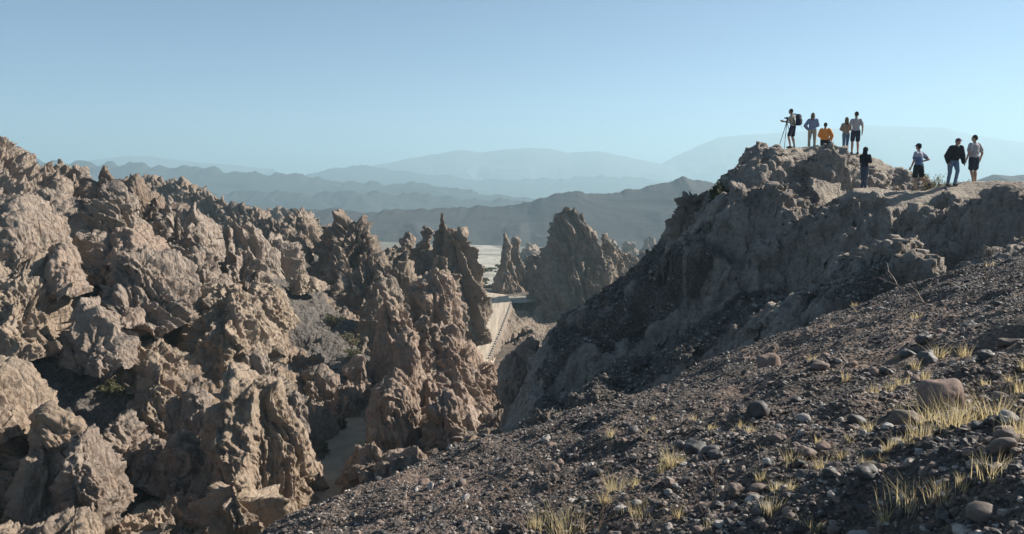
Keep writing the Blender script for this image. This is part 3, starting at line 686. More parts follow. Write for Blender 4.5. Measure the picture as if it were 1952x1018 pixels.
G1 = 'eroded rock formations of the left slope'; G2 = 'jagged rock pinnacles above the valley road'; G3 = 'fins of the hazy back range'
RK = [
 # back range, hazy
 ('rock_fin', 'hazy serrated rock fin with slanting slabs behind the left crags, its highest part', [(225, 352), (243, 340), (252, 333), (265, 341), (277, 334), (292, 337), (310, 345), (330, 347), (345, 341), (360, 349), (380, 362), (400, 372)], (165, 150), 20, 450, 'far', dict(flute=1.5, pits=0, jag=.5, head=.1, group=G3)),
 ('rock_fin', 'lower bluish rock fin continuing the serrated back range to the right', [(380, 372), (405, 372), (425, 381), (440, 390), (455, 384), (470, 394), (485, 396), (500, 412), (520, 425)], (152, 145), 14, 470, 'far', dict(flute=1.5, pits=0, jag=.6, head=.1, group=G3, seed=3)),
 ('rock_fin', 'farthest hazy blue saw-toothed ridge between the back range and the valley', [(455, 410), (470, 400), (486, 391), (500, 401), (515, 402), (535, 393), (552, 398), (570, 396), (585, 402), (600, 415), (625, 432)], (260, 260), 20, 460, 'far', dict(flute=1.2, pits=0, jag=.6, head=.1, group=G3, seed=5)),
 ('rock_spire', 'row of slim grey leaning slabs left of the dark blocky crag', [(488, 440), (497, 420), (504, 408), (512, 420), (520, 412), (528, 424), (536, 418), (545, 440)], (130, 125), 5, 480, 'far', dict(flute=1.3, pits=.1, jag=.6, head=.2, group=G3, seed=6)),
 ('rock_crag', 'blocky dark-topped crag standing above the shadowed hollow', [(548, 440), (553, 408), (562, 402), (576, 403), (588, 410), (594, 425), (600, 445)], (112, 112), 5.5, 475, 'far', dict(flute=.8, pits=.2, jag=.5, head=.5, group=G2, seed=7)),
 ('rock_crag', 'pair of rounded grey knobs beneath the blocky dark-topped crag', [(520, 470), (535, 440), (543, 432), (552, 446), (562, 440), (575, 438), (583, 455), (588, 480)], (96, 96), 5, 500, 'far', dict(flute=.8, pits=.3, head=.4, group=G2, seed=8)),
 # left skyline
 ('rock_crag', 'big tan slope of rock at the top left corner of the ridge', [(-120, 225), (-60, 240), (0, 265), (15, 284), (40, 300), (62, 312), (78, 330), (90, 350)], (58, 66), 11, 430, 'tan', dict(lump=.8, flute=.8, pits=.15, jag=.3, head=.2, group=G1, seed=9)),
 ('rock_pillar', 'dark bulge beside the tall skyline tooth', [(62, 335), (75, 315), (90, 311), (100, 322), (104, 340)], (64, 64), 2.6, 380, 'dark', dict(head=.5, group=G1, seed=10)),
 ('rock_spire', 'tallest tooth of rock on the left skyline', [(100, 345), (104, 318), (109, 301), (118, 299), (125, 309), (134, 322), (140, 340)], (66, 66), 2.8, 390, 'tan', dict(head=.4, jag=.5, group=G1, seed=11)),
 ('rock_pillar', 'small knobbly head just right of the tallest skyline tooth', [(134, 345), (140, 325), (147, 319), (155, 324), (161, 345)], (66, 66), 2.3, 390, 'tan', dict(head=.5, jag=.5, group=G1, seed=12)),
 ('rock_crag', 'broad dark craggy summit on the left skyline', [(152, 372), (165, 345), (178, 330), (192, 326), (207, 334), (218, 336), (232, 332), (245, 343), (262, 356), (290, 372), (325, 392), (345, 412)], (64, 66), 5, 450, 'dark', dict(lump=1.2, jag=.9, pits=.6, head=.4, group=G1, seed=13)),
 ('rock_crag', 'pale buttress with pockmarks below the broad dark summit', [(178, 400), (190, 370), (205, 355), (220, 352), (232, 370), (240, 400)], (58, 58), 4.5, 470, 'tan', dict(flute=.6, pits=.6, head=.4, group=G1, seed=14)),
 ('rock_crag', 'brown crag with a shadowed hollow under the skyline tooth', [(62, 400), (75, 370), (95, 358), (112, 366), (125, 385), (140, 400), (165, 440)], (55, 56), 4.5, 480, 'tan', dict(lump=1.2, pits=.5, head=.4, group=G1, seed=15)),
 ('rock_crag', 'ragged pockmarked crag right of the dark summit slope', [(272, 455), (288, 425), (302, 408), (320, 396), (335, 392), (352, 398), (368, 408), (384, 405), (395, 425), (405, 450)], (64, 66), 5, 500, 'tan', dict(lump=1.1, jag=.8, pits=.7, head=.4, group=G1, seed=16)),
 ('rock_crag', 'pitted pale wall with vertical flutes at the middle of the left ridge', [(392, 480), (408, 448), (425, 432), (440, 424), (458, 423), (472, 428), (488, 430), (498, 450), (505, 480)], (72, 74), 5.5, 535, 'tan', dict(flute=1.0, pits=.9, jag=.5, head=.4, group=G1, seed=17)),
 ('rock_crag', 'dark-sided rock with a pale striped face left of the shadowed hollow', [(470, 510), (485, 478), (498, 458), (512, 447), (528, 452), (545, 470), (558, 492), (568, 525)], (80, 82), 5.5, 548, 'tan', dict(flute=1.3, pits=.5, jag=.5, head=.35, group=G1, seed=18)),
 ('boulder', 'small pale cone of rock on the rim of the dark hollow', [(478, 535), (486, 515), (493, 509), (501, 520), (509, 536)], (74, 74), 2.0, 545, 'pale', dict(head=.5, group=G1, seed=19)),
 ('boulder', 'cluster of three small pale stones at the back of the gravel bowl', [(556, 548), (562, 530), (570, 532), (576, 521), (583, 524), (588, 547)], (76, 76), 1.7, 556, 'pale', dict(head=.5, jag=.8, group=G1, seed=20)),
 ('boulder', 'little light rock right of the three small pale stones', [(590, 545), (597, 530), (606, 529), (617, 545)], (77, 77), 1.4, 552, 'pale', dict(head=.5, group=G1, seed=21)),
 # left body
 ('rock_crag', 'huge smooth brown boulder face at the left edge below the skyline', [(-70, 385), (-20, 376), (15, 372), (45, 369), (68, 384), (88, 405), (100, 440), (112, 480)], (46, 48), 7.5, 575, 'tan', dict(lump=.9, flute=.25, pits=.25, head=.65, jag=.1, block=.5, group=G1, seed=22)),
 ('rock_crag', 'reddish knob bulging beside the huge smooth brown boulder', [(84, 500), (95, 470), (112, 458), (130, 465), (145, 490), (152, 520)], (45, 46), 3.8, 560, 'red', dict(flute=.2, pits=.3, head=.6, jag=.1, group=G1, seed=23)),
 ('rock_crag', 'lumpy brown rock between the reddish knob and the orange dome', [(140, 490), (155, 462), (175, 445), (195, 440), (212, 455), (222, 485)], (51, 52), 4, 530, 'tan', dict(pits=.5, head=.5, group=G1, seed=24)),
 ('rock_crag', 'smooth orange dome catching the sun in the middle of the left slope', [(212, 455), (228, 436), (245, 427), (262, 426), (280, 440), (300, 458), (318, 470)], (52, 53), 4, 500, 'red', dict(lump=.7, flute=.2, pits=.1, head=.7, jag=0, block=.2, group=G1, seed=25)),
 ('rock_crag', 'bulky pitted rock mass with a dark cleft under the orange dome', [(196, 565), (203, 525), (222, 490), (245, 474), (270, 470), (300, 480), (325, 492), (345, 515), (358, 545)], (47, 49), 5.5, 620, 'tan', dict(lump=1.3, pits=.7, head=.5, group=G1, seed=26)),
 ('rock_crag', 'rough brown outcrop right of the bulky pitted mass', [(330, 520), (345, 492), (365, 480), (390, 478), (405, 492), (420, 520)], (60, 61), 4.5, 560, 'tan', dict(pits=.8, head=.45, group=G1, seed=27)),
 ('rock_mound', 'big honeycombed tan mound at the centre of the left slope', [(372, 650), (378, 600), (390, 562), (405, 542), (425, 533), (448, 532), (468, 548), (486, 575), (505, 610), (520, 655)], (50, 51), 6, 700, 'pale', dict(lump=.7, flute=.35, pits=1.6, head=.6, jag=.1, group=G1, seed=28)),
 ('rock_mound', 'pale smooth hump behind the honeycombed mound', [(476, 585), (485, 556), (500, 543), (518, 545), (534, 562), (550, 590), (558, 608)], (60, 60), 3.8, 625, 'pale', dict(pits=.5, head=.6, group=G1, seed=29)),
 ('rock_crag', 'dark-shaded wedge with a sharp sunlit edge left of centre', [(128, 640), (140, 605), (155, 580), (175, 568), (196, 574), (210, 595), (226, 625), (245, 655)], (41, 43), 4, 690, 'tan', dict(flute=.8, pits=.5, head=.3, group=G1, seed=30)),
 ('boulder', 'small reddish boulder tucked behind the sharp-edged wedge', [(208, 610), (218, 592), (232, 584), (248, 588), (262, 602), (272, 622)], (44, 44), 2.2, 640, 'red', dict(flute=.1, pits=.1, head=.6, jag=0, group=G1, seed=31)),
 ('rock_mound', 'long sandy-coloured outcrop below the huge smooth boulder', [(-60, 500), (-10, 498), (35, 503), (70, 515), (95, 535), (112, 560), (130, 595), (140, 630)], (42, 43), 5, 670, 'pale', dict(lump=1.2, pits=.5, head=.5, group=G1, seed=32)),
 ('rock_mound', 'low rounded ledge of rock under the sharp-edged wedge', [(235, 665), (258, 648), (285, 645), (315, 655), (340, 672), (365, 700)], (43, 44), 3.4, 725, 'pale', dict(lump=1.2, pits=.7, head=.5, group=G1, seed=33)),
 ('rock_mound', 'knobbly ledge at the foot of the honeycombed mound', [(415, 710), (430, 690), (450, 675), (472, 672), (492, 682), (515, 698), (540, 716), (560, 740)], (46, 48), 3.2, 770, 'tan', dict(lump=1.4, pits=.8, head=.5, group=G1, seed=34)),
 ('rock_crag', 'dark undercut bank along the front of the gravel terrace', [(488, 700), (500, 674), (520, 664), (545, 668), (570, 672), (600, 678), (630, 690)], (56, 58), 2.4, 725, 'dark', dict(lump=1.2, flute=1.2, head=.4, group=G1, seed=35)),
 ('rock_crag', 'sunlit triangular rock with a black shadow on its left side', [(262, 775), (270, 735), (280, 710), (298, 699), (318, 704), (335, 725), (352, 752), (366, 780)], (39, 40), 3.6, 815, 'pale', dict(flute=.7, pits=.6, head=.35, group=G1, seed=36)),
 ('rock_crag', 'rounded pitted knob right of the sunlit triangular rock', [(350, 785), (358, 752), (372, 736), (390, 740), (404, 765), (412, 800)], (38, 39), 2.6, 830, 'tan', dict(pits=.8, head=.5, group=G1, seed=37)),
 ('rock_pillar', 'squat rock post in the shadows under the sunlit triangular rock', [(190, 850), (198, 812), (212, 795), (232, 792), (250, 802), (262, 830)], (36, 36), 2.2, 880, 'tan', dict(flute=.8, head=.5, group=G1, seed=38)),
 ('rock_pillar', 'small bulbous post beside the dry gully floor', [(268, 880), (273, 850), (283, 835), (297, 836), (306, 852), (310, 885)], (35, 35), 1.6, 920, 'tan', dict(head=.7, pits=.7, group=G1, seed=39)),
 ('rock_pillar', 'reddish bulbous post left of the great front tower', [(316, 890), (322, 850), (332, 825), (350, 820), (368, 828), (380, 850), (384, 890)], (35, 35), 2.4, 935, 'red', dict(head=.6, pits=.6, group=G1, seed=40)),
 ('rock_crag', 'great pitted front tower in the lower left of centre', [(352, 980), (362, 920), (376, 865), (398, 800), (420, 748), (445, 718), (472, 705), (500, 714), (528, 742), (555, 785), (582, 838), (590, 885), (598, 925)], (35.2, 34.8), 4.4, 1035, 'pale', dict(lump=.8, flute=.7, pits=1.1, head=.4, jag=.2, group=G1, seed=41)),
 ('rock_crag', 'fluted apron of rock at the foot of the great front tower', [(385, 1040), (400, 985), (418, 935), (438, 903), (458, 905), (478, 935), (500, 975), (520, 1020)], (29, 30.5), 3.0, 1090, 'pale', dict(flute=1.9, pits=.2, head=.3, jag=.2, group=G1, seed=42)),
 ('rock_pillar', 'tall plain pillar in the lower left with a curled pale top', [(55, 880), (60, 830), (68, 792), (82, 782), (98, 773), (115, 788), (135, 805), (150, 845)], (31, 31.5), 3.0, 1010, 'pale', dict(lump=.8, flute=.5, pits=.3, head=.5, group=G1, seed=43)),
 ('rock_pillar', 'stout pockmarked pillar in the lower left beside the curled one', [(118, 905), (126, 850), (140, 825), (162, 818), (182, 826), (198, 850), (214, 880), (232, 930)], (29.5, 30.5), 3.1, 1010, 'tan', dict(lump=.8, flute=.5, pits=1.0, head=.5, group=G1, seed=44)),
 ('rock_mound', 'big smooth hump at the left edge above a black recess', [(-90, 690), (-40, 680), (0, 688), (25, 700), (48, 722), (68, 748), (78, 790)], (32, 33), 4.6, 850, 'pale', dict(lump=.9, pits=.4, head=.6, jag=.1, group=G1, seed=45)),
 ('rock_crag', 'shadowed wall in the recess at the far lower left', [(-90, 830), (-40, 815), (0, 820), (35, 840), (60, 880)], (31, 32), 2.6, 1000, 'tan', dict(flute=.8, pits=.3, head=.3, group=G1, seed=46)),
 ('rock_mound', 'pale nearest outcrop along the bottom left corner', [(-70, 1010), (0, 1008), (50, 1004), (90, 995), (118, 982), (140, 973), (160, 980), (176, 1000), (188, 1030)], (24.5, 25.5), 2.0, 1090, 'pale', dict(lump=1.2, pits=.6, head=.5, group=G1, seed=47)),
 ('rock_crag', 'cut bank of pale rock between the stout pillar and the front tower', [(190, 1010), (215, 990), (250, 985), (290, 972), (330, 955), (360, 930)], (29, 32), 1.6, 1050, 'pale', dict(flute=1.3, pits=.4, head=.5, group=G1, seed=48)),
 # pinnacles of the middle distance
 ('rock_spire', 'cluster of sharp grey pinnacles above the shadowed bowl', [(616, 510), (620, 470), (627, 445), (640, 432), (646, 415), (653, 408), (660, 412), (667, 428), (676, 418), (684, 420), (692, 436), (702, 446), (712, 462), (722, 490)], (96, 93), 6.5, 548, 'far', dict(lump=1.0, flute=1.8, pits=.3, jag=1.0, head=.25, group=G2, seed=50)),
 ('rock_spire', 'slim leaning slab in front of the sharp grey cluster', [(622, 520), (630, 480), (640, 462), (652, 480), (662, 500), (670, 530)], (90, 90), 3.0, 548, 'far', dict(flute=1.2, head=.3, group=G2, seed=51)),
 ('rock_pillar', 'lone square-topped pillar left of the main pinnacle wall', [(766, 490), (768, 450), (772, 441), (782, 440), (787, 452), (790, 490)], (112, 112), 2.6, 520, 'far', dict(head=.6, flute=.8, group=G2, seed=52)),
 ('rock_crag', 'low shadowed shoulder under the lone square-topped pillar', [(735, 505), (742, 478), (756, 466), (772, 470), (790, 480), (800, 505)], (108, 108), 5, 540, 'far', dict(head=.3, flute=1.0, group=G2, seed=53)),
 ('rock_spire', 'left tower of the main pinnacle wall', [(788, 520), (792, 482), (798, 455), (805, 440), (812, 435), (820, 444), (826, 470), (830, 500)], (103, 103), 5, 590, 'far', dict(lump=.8, flute=1.6, pits=.2, jag=.7, head=.2, group=G2, seed=54)),
 ('rock_spire', 'highest tower of the main pinnacle wall', [(818, 500), (823, 450), (830, 432), (838, 422), (846, 422), (853, 433), (860, 450), (866, 480)], (101, 101), 5, 590, 'far', dict(lump=.8, flute=1.5, pits=.2, jag=.8, head=.25, group=G2, seed=55)),
 ('rock_spire', 'broad right-hand tower sloping down to the dirt road', [(858, 500), (862, 458), (868, 447), (876, 443), (884, 450), (889, 472), (892, 500), (892, 535), (891, 570), (890, 600)], (98, 100), 5.0, 640, 'far', dict(cap=.2, lump=.6, flute=1.7, pits=.2, jag=.4, head=.25, group=G2, seed=56)),
 ('rock_spire', 'rounded finger of rock in front of the main pinnacle wall', [(822, 540), (826, 500), (833, 484), (842, 483), (850, 497), (857, 525), (862, 560), (866, 595)], (90, 90), 3.2, 640, 'far', dict(flute=1.0, head=.5, group=G2, seed=57)),
 ('rock_spire', 'narrow finger beside the rounded one nearer the road', [(856, 570), (860, 530), (864, 515), (870, 530), (875, 560), (878, 595), (880, 620)], (88, 88), 2.4, 660, 'far', dict(cap=.4, flute=1.2, head=.4, group=G2, seed=58)),
 ('rock_crag', 'ragged grey ridge falling to the left of the main pinnacles', [(645, 545), (665, 520), (690, 503), (708, 494), (722, 500), (735, 496), (752, 508), (768, 506), (782, 520), (795, 545)], (84, 86), 6, 620, 'far', dict(lump=1.0, flute=1.2, jag=1.0, pits=.5, head=.25, group=G2, seed=59)),
 ('rock_crag', 'narrow spine of grey rock running down toward the gully', [(690, 690), (696, 645), (706, 600), (716, 565), (728, 540), (742, 530), (755, 560)], (66, 78), 3.4, 705, 'grey', dict(flute=1.3, jag=.8, pits=.5, head=.3, group=G2, seed=60)),
 ('rock_pillar', 'hoodoo with a small round head and reddish shoulder', [(722, 620), (728, 580), (733, 562), (741, 555), (749, 559), (753, 574), (764, 584), (776, 598), (786, 620)], (57, 58), 2.6, 720, 'red', dict(head=.4, pits=.6, jag=.5, group=G2, seed=61)),
 ('rock_crag', 'reddish crag with a dark top behind the big central rock', [(782, 600), (790, 560), (802, 536), (815, 524), (830, 521), (842, 530), (849, 552), (855, 590), (866, 625)], (60, 61), 4, 660, 'red', dict(flute=.8, pits=.5, jag=.7, head=.45, group=G2, seed=62)),
 ('rock_crag', 'big central rock with a knobbly sunlit right flank', [(770, 690), (785, 640), (797, 612), (808, 596), (820, 610), (842, 612), (862, 622), (878, 640), (890, 648), (903, 662), (917, 686), (934, 706), (950, 732), (958, 762)], (48, 50), 8.0, 845, 'red', dict(lump=.8, flute=.5, pits=.9, jag=.25, block=.7, head=.3, seed=63, group=G2)),
 ('rock_pillar', 'smooth reddish upper-left buttress of the big central rock', [(752, 720), (756, 668), (764, 640), (776, 628), (790, 634), (798, 655), (803, 700)], (45, 45), 3.0, 800, 'red', dict(flute=.25, pits=.3, head=.5, block=.4, jag=.1, lump=.6, group=G2, seed=64)),
 ('rock_pillar', 'tall smooth reddish buttress low on the central rock', [(712, 800), (716, 752), (726, 724), (744, 708), (764, 703), (780, 716), (793, 745), (800, 790)], (42, 42), 3.6, 880, 'red', dict(flute=.2, pits=.3, head=.6, lump=.5, block=.4, jag=.1, group=G2, seed=65)),
 ('rock_pillar', 'pointed buttress with a dark cleft low on the central rock', [(798, 850), (806, 800), (820, 765), (838, 743), (852, 744), (864, 765), (872, 800), (880, 845)], (39.5, 40), 2.8, 900, 'red', dict(flute=.6, pits=.4, head=.4, group=G2, seed=66)),
 ('rock_pillar', 'pinkish slab between the central rock and the dark slope', [(672, 930), (680, 880), (692, 848), (706, 838), (722, 842), (738, 870), (752, 910)], (36, 37), 2.4, 970, 'red', dict(flute=.5, pits=.3, head=.45, group=G2, seed=67)),
 ('rock_crag', 'shaded blocky wall joining the pinkish slab to the central rock', [(735, 930), (750, 880), (775, 860), (805, 862), (830, 875), (860, 880), (890, 900)], (34, 35), 3.4, 960, 'red', dict(flute=.4, pits=.3, head=.45, group=G2, seed=68)),
 ('rock_pillar', 'pink rounded pillar beside the green terrace shrubs', [(654, 770), (662, 715), (672, 685), (686, 674), (698, 682), (705, 715)], (55, 55), 2.2, 800, 'red', dict(flute=.2, pits=.2, head=.6, lump=.7, group=G1, seed=69)),
 ('rock_crag', 'dark low rock in front of the pink rounded pillar', [(625, 795), (636, 752), (652, 728), (668, 728), (684, 750), (692, 790)], (51, 51), 2.6, 820, 'red', dict(flute=.5, pits=.3, head=.5, group=G1, seed=70)),
 ('boulder', 'small pointed rock on the edge of the sandy gully', [(594, 825), (602, 795), (616, 780), (630, 785), (638, 810)], (45, 45), 1.5, 835, 'tan', dict(head=.5, group=G1, seed=71)),
 ('rock_crag', 'pair of pitted knobs below the gravel terrace', [(562, 760), (574, 728), (588, 702), (604, 696), (614, 712), (626, 710), (640, 730), (650, 765)], (53, 53), 2.8, 800, 'tan', dict(pits=.8, head=.45, group=G1, seed=72)),
 ('rock_crag', 'long brown ledge stepping down to the right of the front tower', [(528, 770), (545, 745), (565, 748), (585, 770), (600, 800), (612, 835)], (42, 43), 2.6, 860, 'tan', dict(pits=.8, head=.4, group=G1, seed=73)),
 # left foot of the hill
 ('rock_pillar', 'flat reddish pillar at the foot of the dark hill, split from it by a black crack', [(960, 760), (964, 705), (972, 680), (986, 662), (1003, 647), (1018, 650), (1028, 668), (1032, 720)], (30, 30), 2.0, 830, 'red', dict(flute=.4, pits=.2, head=.4, lump=.5, block=.4, jag=.1, seed=74, group=G2)),
 ('boulder', 'rounded stub of beige rock where the gravel slope meets the hill', [(1014, 815), (1018, 795), (1028, 781), (1041, 783), (1049, 800), (1052, 822)], (18.5, 18.5), .6, 840, 'grey', dict(head=.6, pits=.3, seed=75)),
 ('rock_crag', 'tan block with a sheer edge on the left shoulder of the hill', [(1288, 440), (1291, 395), (1298, 375), (1312, 366), (1330, 364), (1352, 368), (1375, 372), (1390, 385)], (30.5, 30), 1.6, 470, 'grey', dict(flute=.8, pits=.3, head=.45, seed=76)),
 ('rock_mound', 'rounded pinkish hump sticking out of the brink of the gravel slope', [(782, 925), (795, 903), (815, 888), (840, 874), (868, 866), (895, 868), (912, 885)], (10.6, 11.2), .5, 950, 'red', dict(flute=.2, pits=.2, head=.6, lump=.6, seed=77)),
 # spires across the road
 ('rock_spire', 'thin needle of rock standing beside the dirt road', [(936, 575), (941, 535), (948, 510), (955, 490), (958, 460), (961, 444), (966, 447), (970, 470), (975, 500), (984, 530), (995, 560)], (166, 166), 3.2, 590, 'far', dict(lump=.4, flute=.4, block=.6, pits=0, jag=.2, head=.25, group=G2, seed=80)),
 ('rock_spire', 'second thin needle close to the right of the first', [(972, 530), (976, 480), (980, 455), (984, 452), (988, 470), (994, 490), (1002, 515), (1008, 550)], (170, 170), 2.6, 580, 'far', dict(lump=.4, flute=.4, block=.6, pits=0, jag=.2, head=.3, group=G2, seed=81)),
 ('rock_spire', 'tall pointed rock peak behind the road with a stepped top', [(1010, 560), (1025, 520), (1038, 500), (1046, 470), (1053, 432), (1060, 408), (1070, 400), (1080, 398), (1087, 394), (1096, 400), (1106, 404), (1114, 424), (1126, 434), (1136, 455), (1146, 475), (1152, 500)], (158, 152), 9, 600, 'far', dict(lump=.7, flute=1.5, pits=.1, jag=.5, head=.12, group=G2, seed=82)),
 ('rock_spire', 'small tooth on the right shoulder of the tall pointed peak', [(1144, 500), (1149, 462), (1154, 446), (1160, 450), (1165, 465), (1172, 490)], (156, 156), 4, 540, 'far', dict(flute=.8, head=.3, group=G2, seed=83)),
 ('rock_crag', 'low rocky tail running right from the tall pointed peak', [(1140, 490), (1165, 472), (1185, 478), (1205, 486), (1225, 500), (1250, 515)], (160, 165), 8, 580, 'far', dict(flute=1.2, jag=.6, head=.15, group=G2, seed=84)),
 ('rock_crag', 'low shadowed ridge between the needles and the tall peak', [(990, 510), (1005, 495), (1020, 482), (1035, 478), (1050, 490), (1065, 520)], (172, 172), 9, 590, 'far', dict(flute=.8, jag=.6, head=.15, group=G2, seed=85)),
 ('rock_crag', 'distant blunt knob seen past the tail of the tall peak', [(1208, 495), (1216, 476), (1226, 478), (1240, 488), (1250, 468), (1258, 461), (1268, 472), (1276, 500)], (225, 225), 7, 530, 'far', dict(flute=1.0, jag=.6, head=.3, group=G2, seed=86)),
]
for nm, lab, cr, Y, w, base, mt, kw in RK:
    rock(nm, lab, cr, Y, w, base, mt, **kw)

for k in range(9):                                     # small hazy fins on the valley side, right of the wash
    x0 = 1010 + k * 31 + (k * 37 % 13); hgt = 14 + (k * 29 % 17)
    rock('rock_fin', 'small hazy blue fin far down the valley, %s from the left in a ragged row' % ['first', 'second', 'third', 'fourth', 'fifth', 'sixth', 'seventh', 'eighth', 'last'][k], [(x0 - 16, 478), (x0 - 8, 478 - hgt * .6), (x0, 474 - hgt), (x0 + 9, 478 - hgt * .5), (x0 + 18, 480)], (330 + k * 9, 330 + k * 9), 8, 496, 'far', flute=1.0, jag=.6, head=.2, pits=0, group='ragged row of small hazy fins in the valley', seed=100 + k)

# grey embankment beside the road with slanting grooves
def embankment():
    T = ROADP[:112, -1][::-1] + np.array([0, 0, -0.15])
    Bt = poly3([(1010, 800, 97), (1040, 720, 104), (1060, 670, 120), (1060, 630, 134), (1045, 600, 144), (1010, 575, 152), (985, 568, 158)])
    A, B = resample(T, 240), resample(Bt, 240); B[:, 2] -= 1.0
    w = np.linspace(0, 1, 200)[None, :, None]; P = A[:, None] * (1 - np.clip(w, 0, 1)) + B[:, None] * np.clip(w, 0, 1)
    P[..., 2] -= 0.6 * smooth(0, 0.06, w[..., 0])
    q = P.reshape(-1, 3); Rm = np.array([[0.8, 0.6, 0], [-0.6, 0.8, 0], [0, 0, 1]])
    d = ridged((q @ Rm.T) * np.array([0.08, 0.55, 0.25]), 4, 0.6) * 0.8 + fbm(q * 0.6, 3) * 0.25
    P[..., 2] += (d.reshape(P.shape[:2]) - 0.9) * smooth(0, 0.12, w[..., 0])
    tag(mesh_np('embankment', P.reshape(-1, 3), grid_faces(*P.shape[:2]), M['far']), 'grooved grey rock bank dropping from the dirt road', 'embankment')
embankment()
# ------------------------------------------------------------------ gravel, stones, grass, shrubs
def ico(sub):
    b = bmesh.new(); bmesh.ops.create_icosphere(b, subdivisions=sub, radius=1)
    V = np.array([v.co[:] for v in b.verts]); F = np.array([[v.index for v in f.verts] for f in b.faces]); b.free(); return V, F
ICO1, ICO2, ICO3, ICO4 = ico(1), ico(2), ico(3), ico(4)
def rand_rot(n, tilt=0.6):
    az = rng.random(n) * 2 * math.pi; t = rng.normal(0, tilt, n); b = rng.random(n) * 2 * math.pi
    def Rz(a): c, s = np.cos(a), np.sin(a); o = np.zeros_like(a); return np.stack([np.stack([c, -s, o], -1), np.stack([s, c, o], -1), np.stack([o, o, o + 1], -1)], -2)
    def Rx(a): c, s = np.cos(a), np.sin(a); o = np.zeros_like(a); return np.stack([np.stack([o + 1, o, o], -1), np.stack([o, c, -s], -1), np.stack([o, s, c], -1)], -2)
    return Rz(az) @ Rx(t) @ Rz(b)
def pebbles(name, C, rad, tmpl, mat, smooth_shade):
    V, F = tmpl; n = len(C)
    sc = np.stack([rad * rng.uniform(0.85, 1.35, n), rad * rng.uniform(0.7, 1.0, n), rad * rng.uniform(0.4, 0.8, n)], -1)
    W = V[None] * (1 + rng.normal(0, 0.13, (n, len(V), 1)))
    # corners pushed toward a box make broken, not round, stones
    W = np.sign(W) * np.abs(W) ** rng.uniform(0.62, 1.0, (n, 1, 1))
    W = np.einsum('nij,nvj->nvi', rand_rot(n), W * sc[:, None]) + C[:, None]
    tone = np.repeat(rng.random(n), len(V))
    Fa = (F[None] + (np.arange(n) * len(V))[:, None, None]).reshape(-1, 3)
    return mesh_np(name, W.reshape(-1, 3), Fa, mat, smooth_shade, attrs={'tone': tone})
def stone_mat(name, stops, rough=0.62, spec=0.4):
    m = NT(name); p = m.pos()
    c = m.ramp(m.attr('tone'), stops)
    c = m.mix(m.ramp(m.noise(p, 30, 4, 0.7), [(0.35, 0.6), (0.6, 0.0)]), c, tuple(0.5 * x for x in stops[0][1]))
    m.l(c, m.b.inputs['Base Color']); m.b.inputs['Roughness'].default_value = rough; m.b.inputs['Specular IOR Level'].default_value = spec
    m.bump(m.noise(p, 40, 5, 0.7), 0.5, 0.01); return m.m
M['pebble'] = stone_mat('gravel_stone', [(0.0, (0.055, 0.048, 0.043)), (0.40, (0.10, 0.084, 0.074)), (0.60, (0.17, 0.132, 0.11)), (0.78, (0.25, 0.18, 0.14)), (0.90, (0.35, 0.29, 0.245)), (1.0, (0.50, 0.45, 0.40))], 0.65, 0.3)
def slope_points(n, rmin, rmax, pw):
    r = rmin * (rmax / rmin) ** rng.random(n) if pw == 0 else (rng.random(n) * (rmax ** pw - rmin ** pw) + rmin ** pw) ** (1 / pw)
    a = R(-42) + rng.random(n) * R(84); x, y = r * np.sin(a), r * np.cos(a)
    o = near_out(x, y); clump = fbm(np.stack([x, y, 0 * x], -1) * 0.7 + 21, 3)
    k = (o < 1.2) & (x < 18) & (clump > -0.75 + 0.7 * rng.random(n) - 0.2) 
    return x[k], y[k]
parts_ = []
x, y = slope_points(230000, 2.6, 20, 1.15)
rad = np.clip(rng.lognormal(math.log(0.0095), 0.55, len(x)), 0.005, 0.045); rad = np.maximum(rad, 0.00115 * np.hypot(x, y))
C = np.stack([x, y, near_z(x, y) + rad * rng.uniform(-0.35, 0.35, len(x))], -1)
big = rad / np.hypot(x, y) > 0.0042
g1 = pebbles('gravel', C[~big], rad[~big], ICO1, M['pebble'], False); tag(g1, 'dark loose gravel covering the near slope', kind='stuff')
g2 = pebbles('gravel', C[big], rad[big], ICO2, M['pebble'], False); tag(g2, 'larger pebbles of the near gravel slope', kind='stuff')
M['pebble_hill'] = stone_mat('hill_gravel_stone', [(0.0, (0.11, 0.098, 0.088)), (0.5, (0.19, 0.165, 0.145)), (1.0, (0.42, 0.37, 0.32))], 0.8, 0.2)
# gravel on the hill's gentle shelves
idx = rng.choice(grav_hill.size, 70000, p=(np.clip(grav_hill.ravel() - 0.25, 0, 1) / np.clip(grav_hill.ravel() - 0.25, 0, 1).sum()))
C = HILL.reshape(-1, 3)[idx] + rng.normal(0, 0.02, (len(idx), 3)); rad = np.clip(rng.lognormal(math.log(0.030), 0.45, len(idx)), 0.018, 0.11)
C[:, 2] += rad * 0.2
tag(pebbles('gravel', C, rad, ICO1, M['pebble_hill'], False), 'dark gravel lying on the shelves of the hill', kind='stuff')

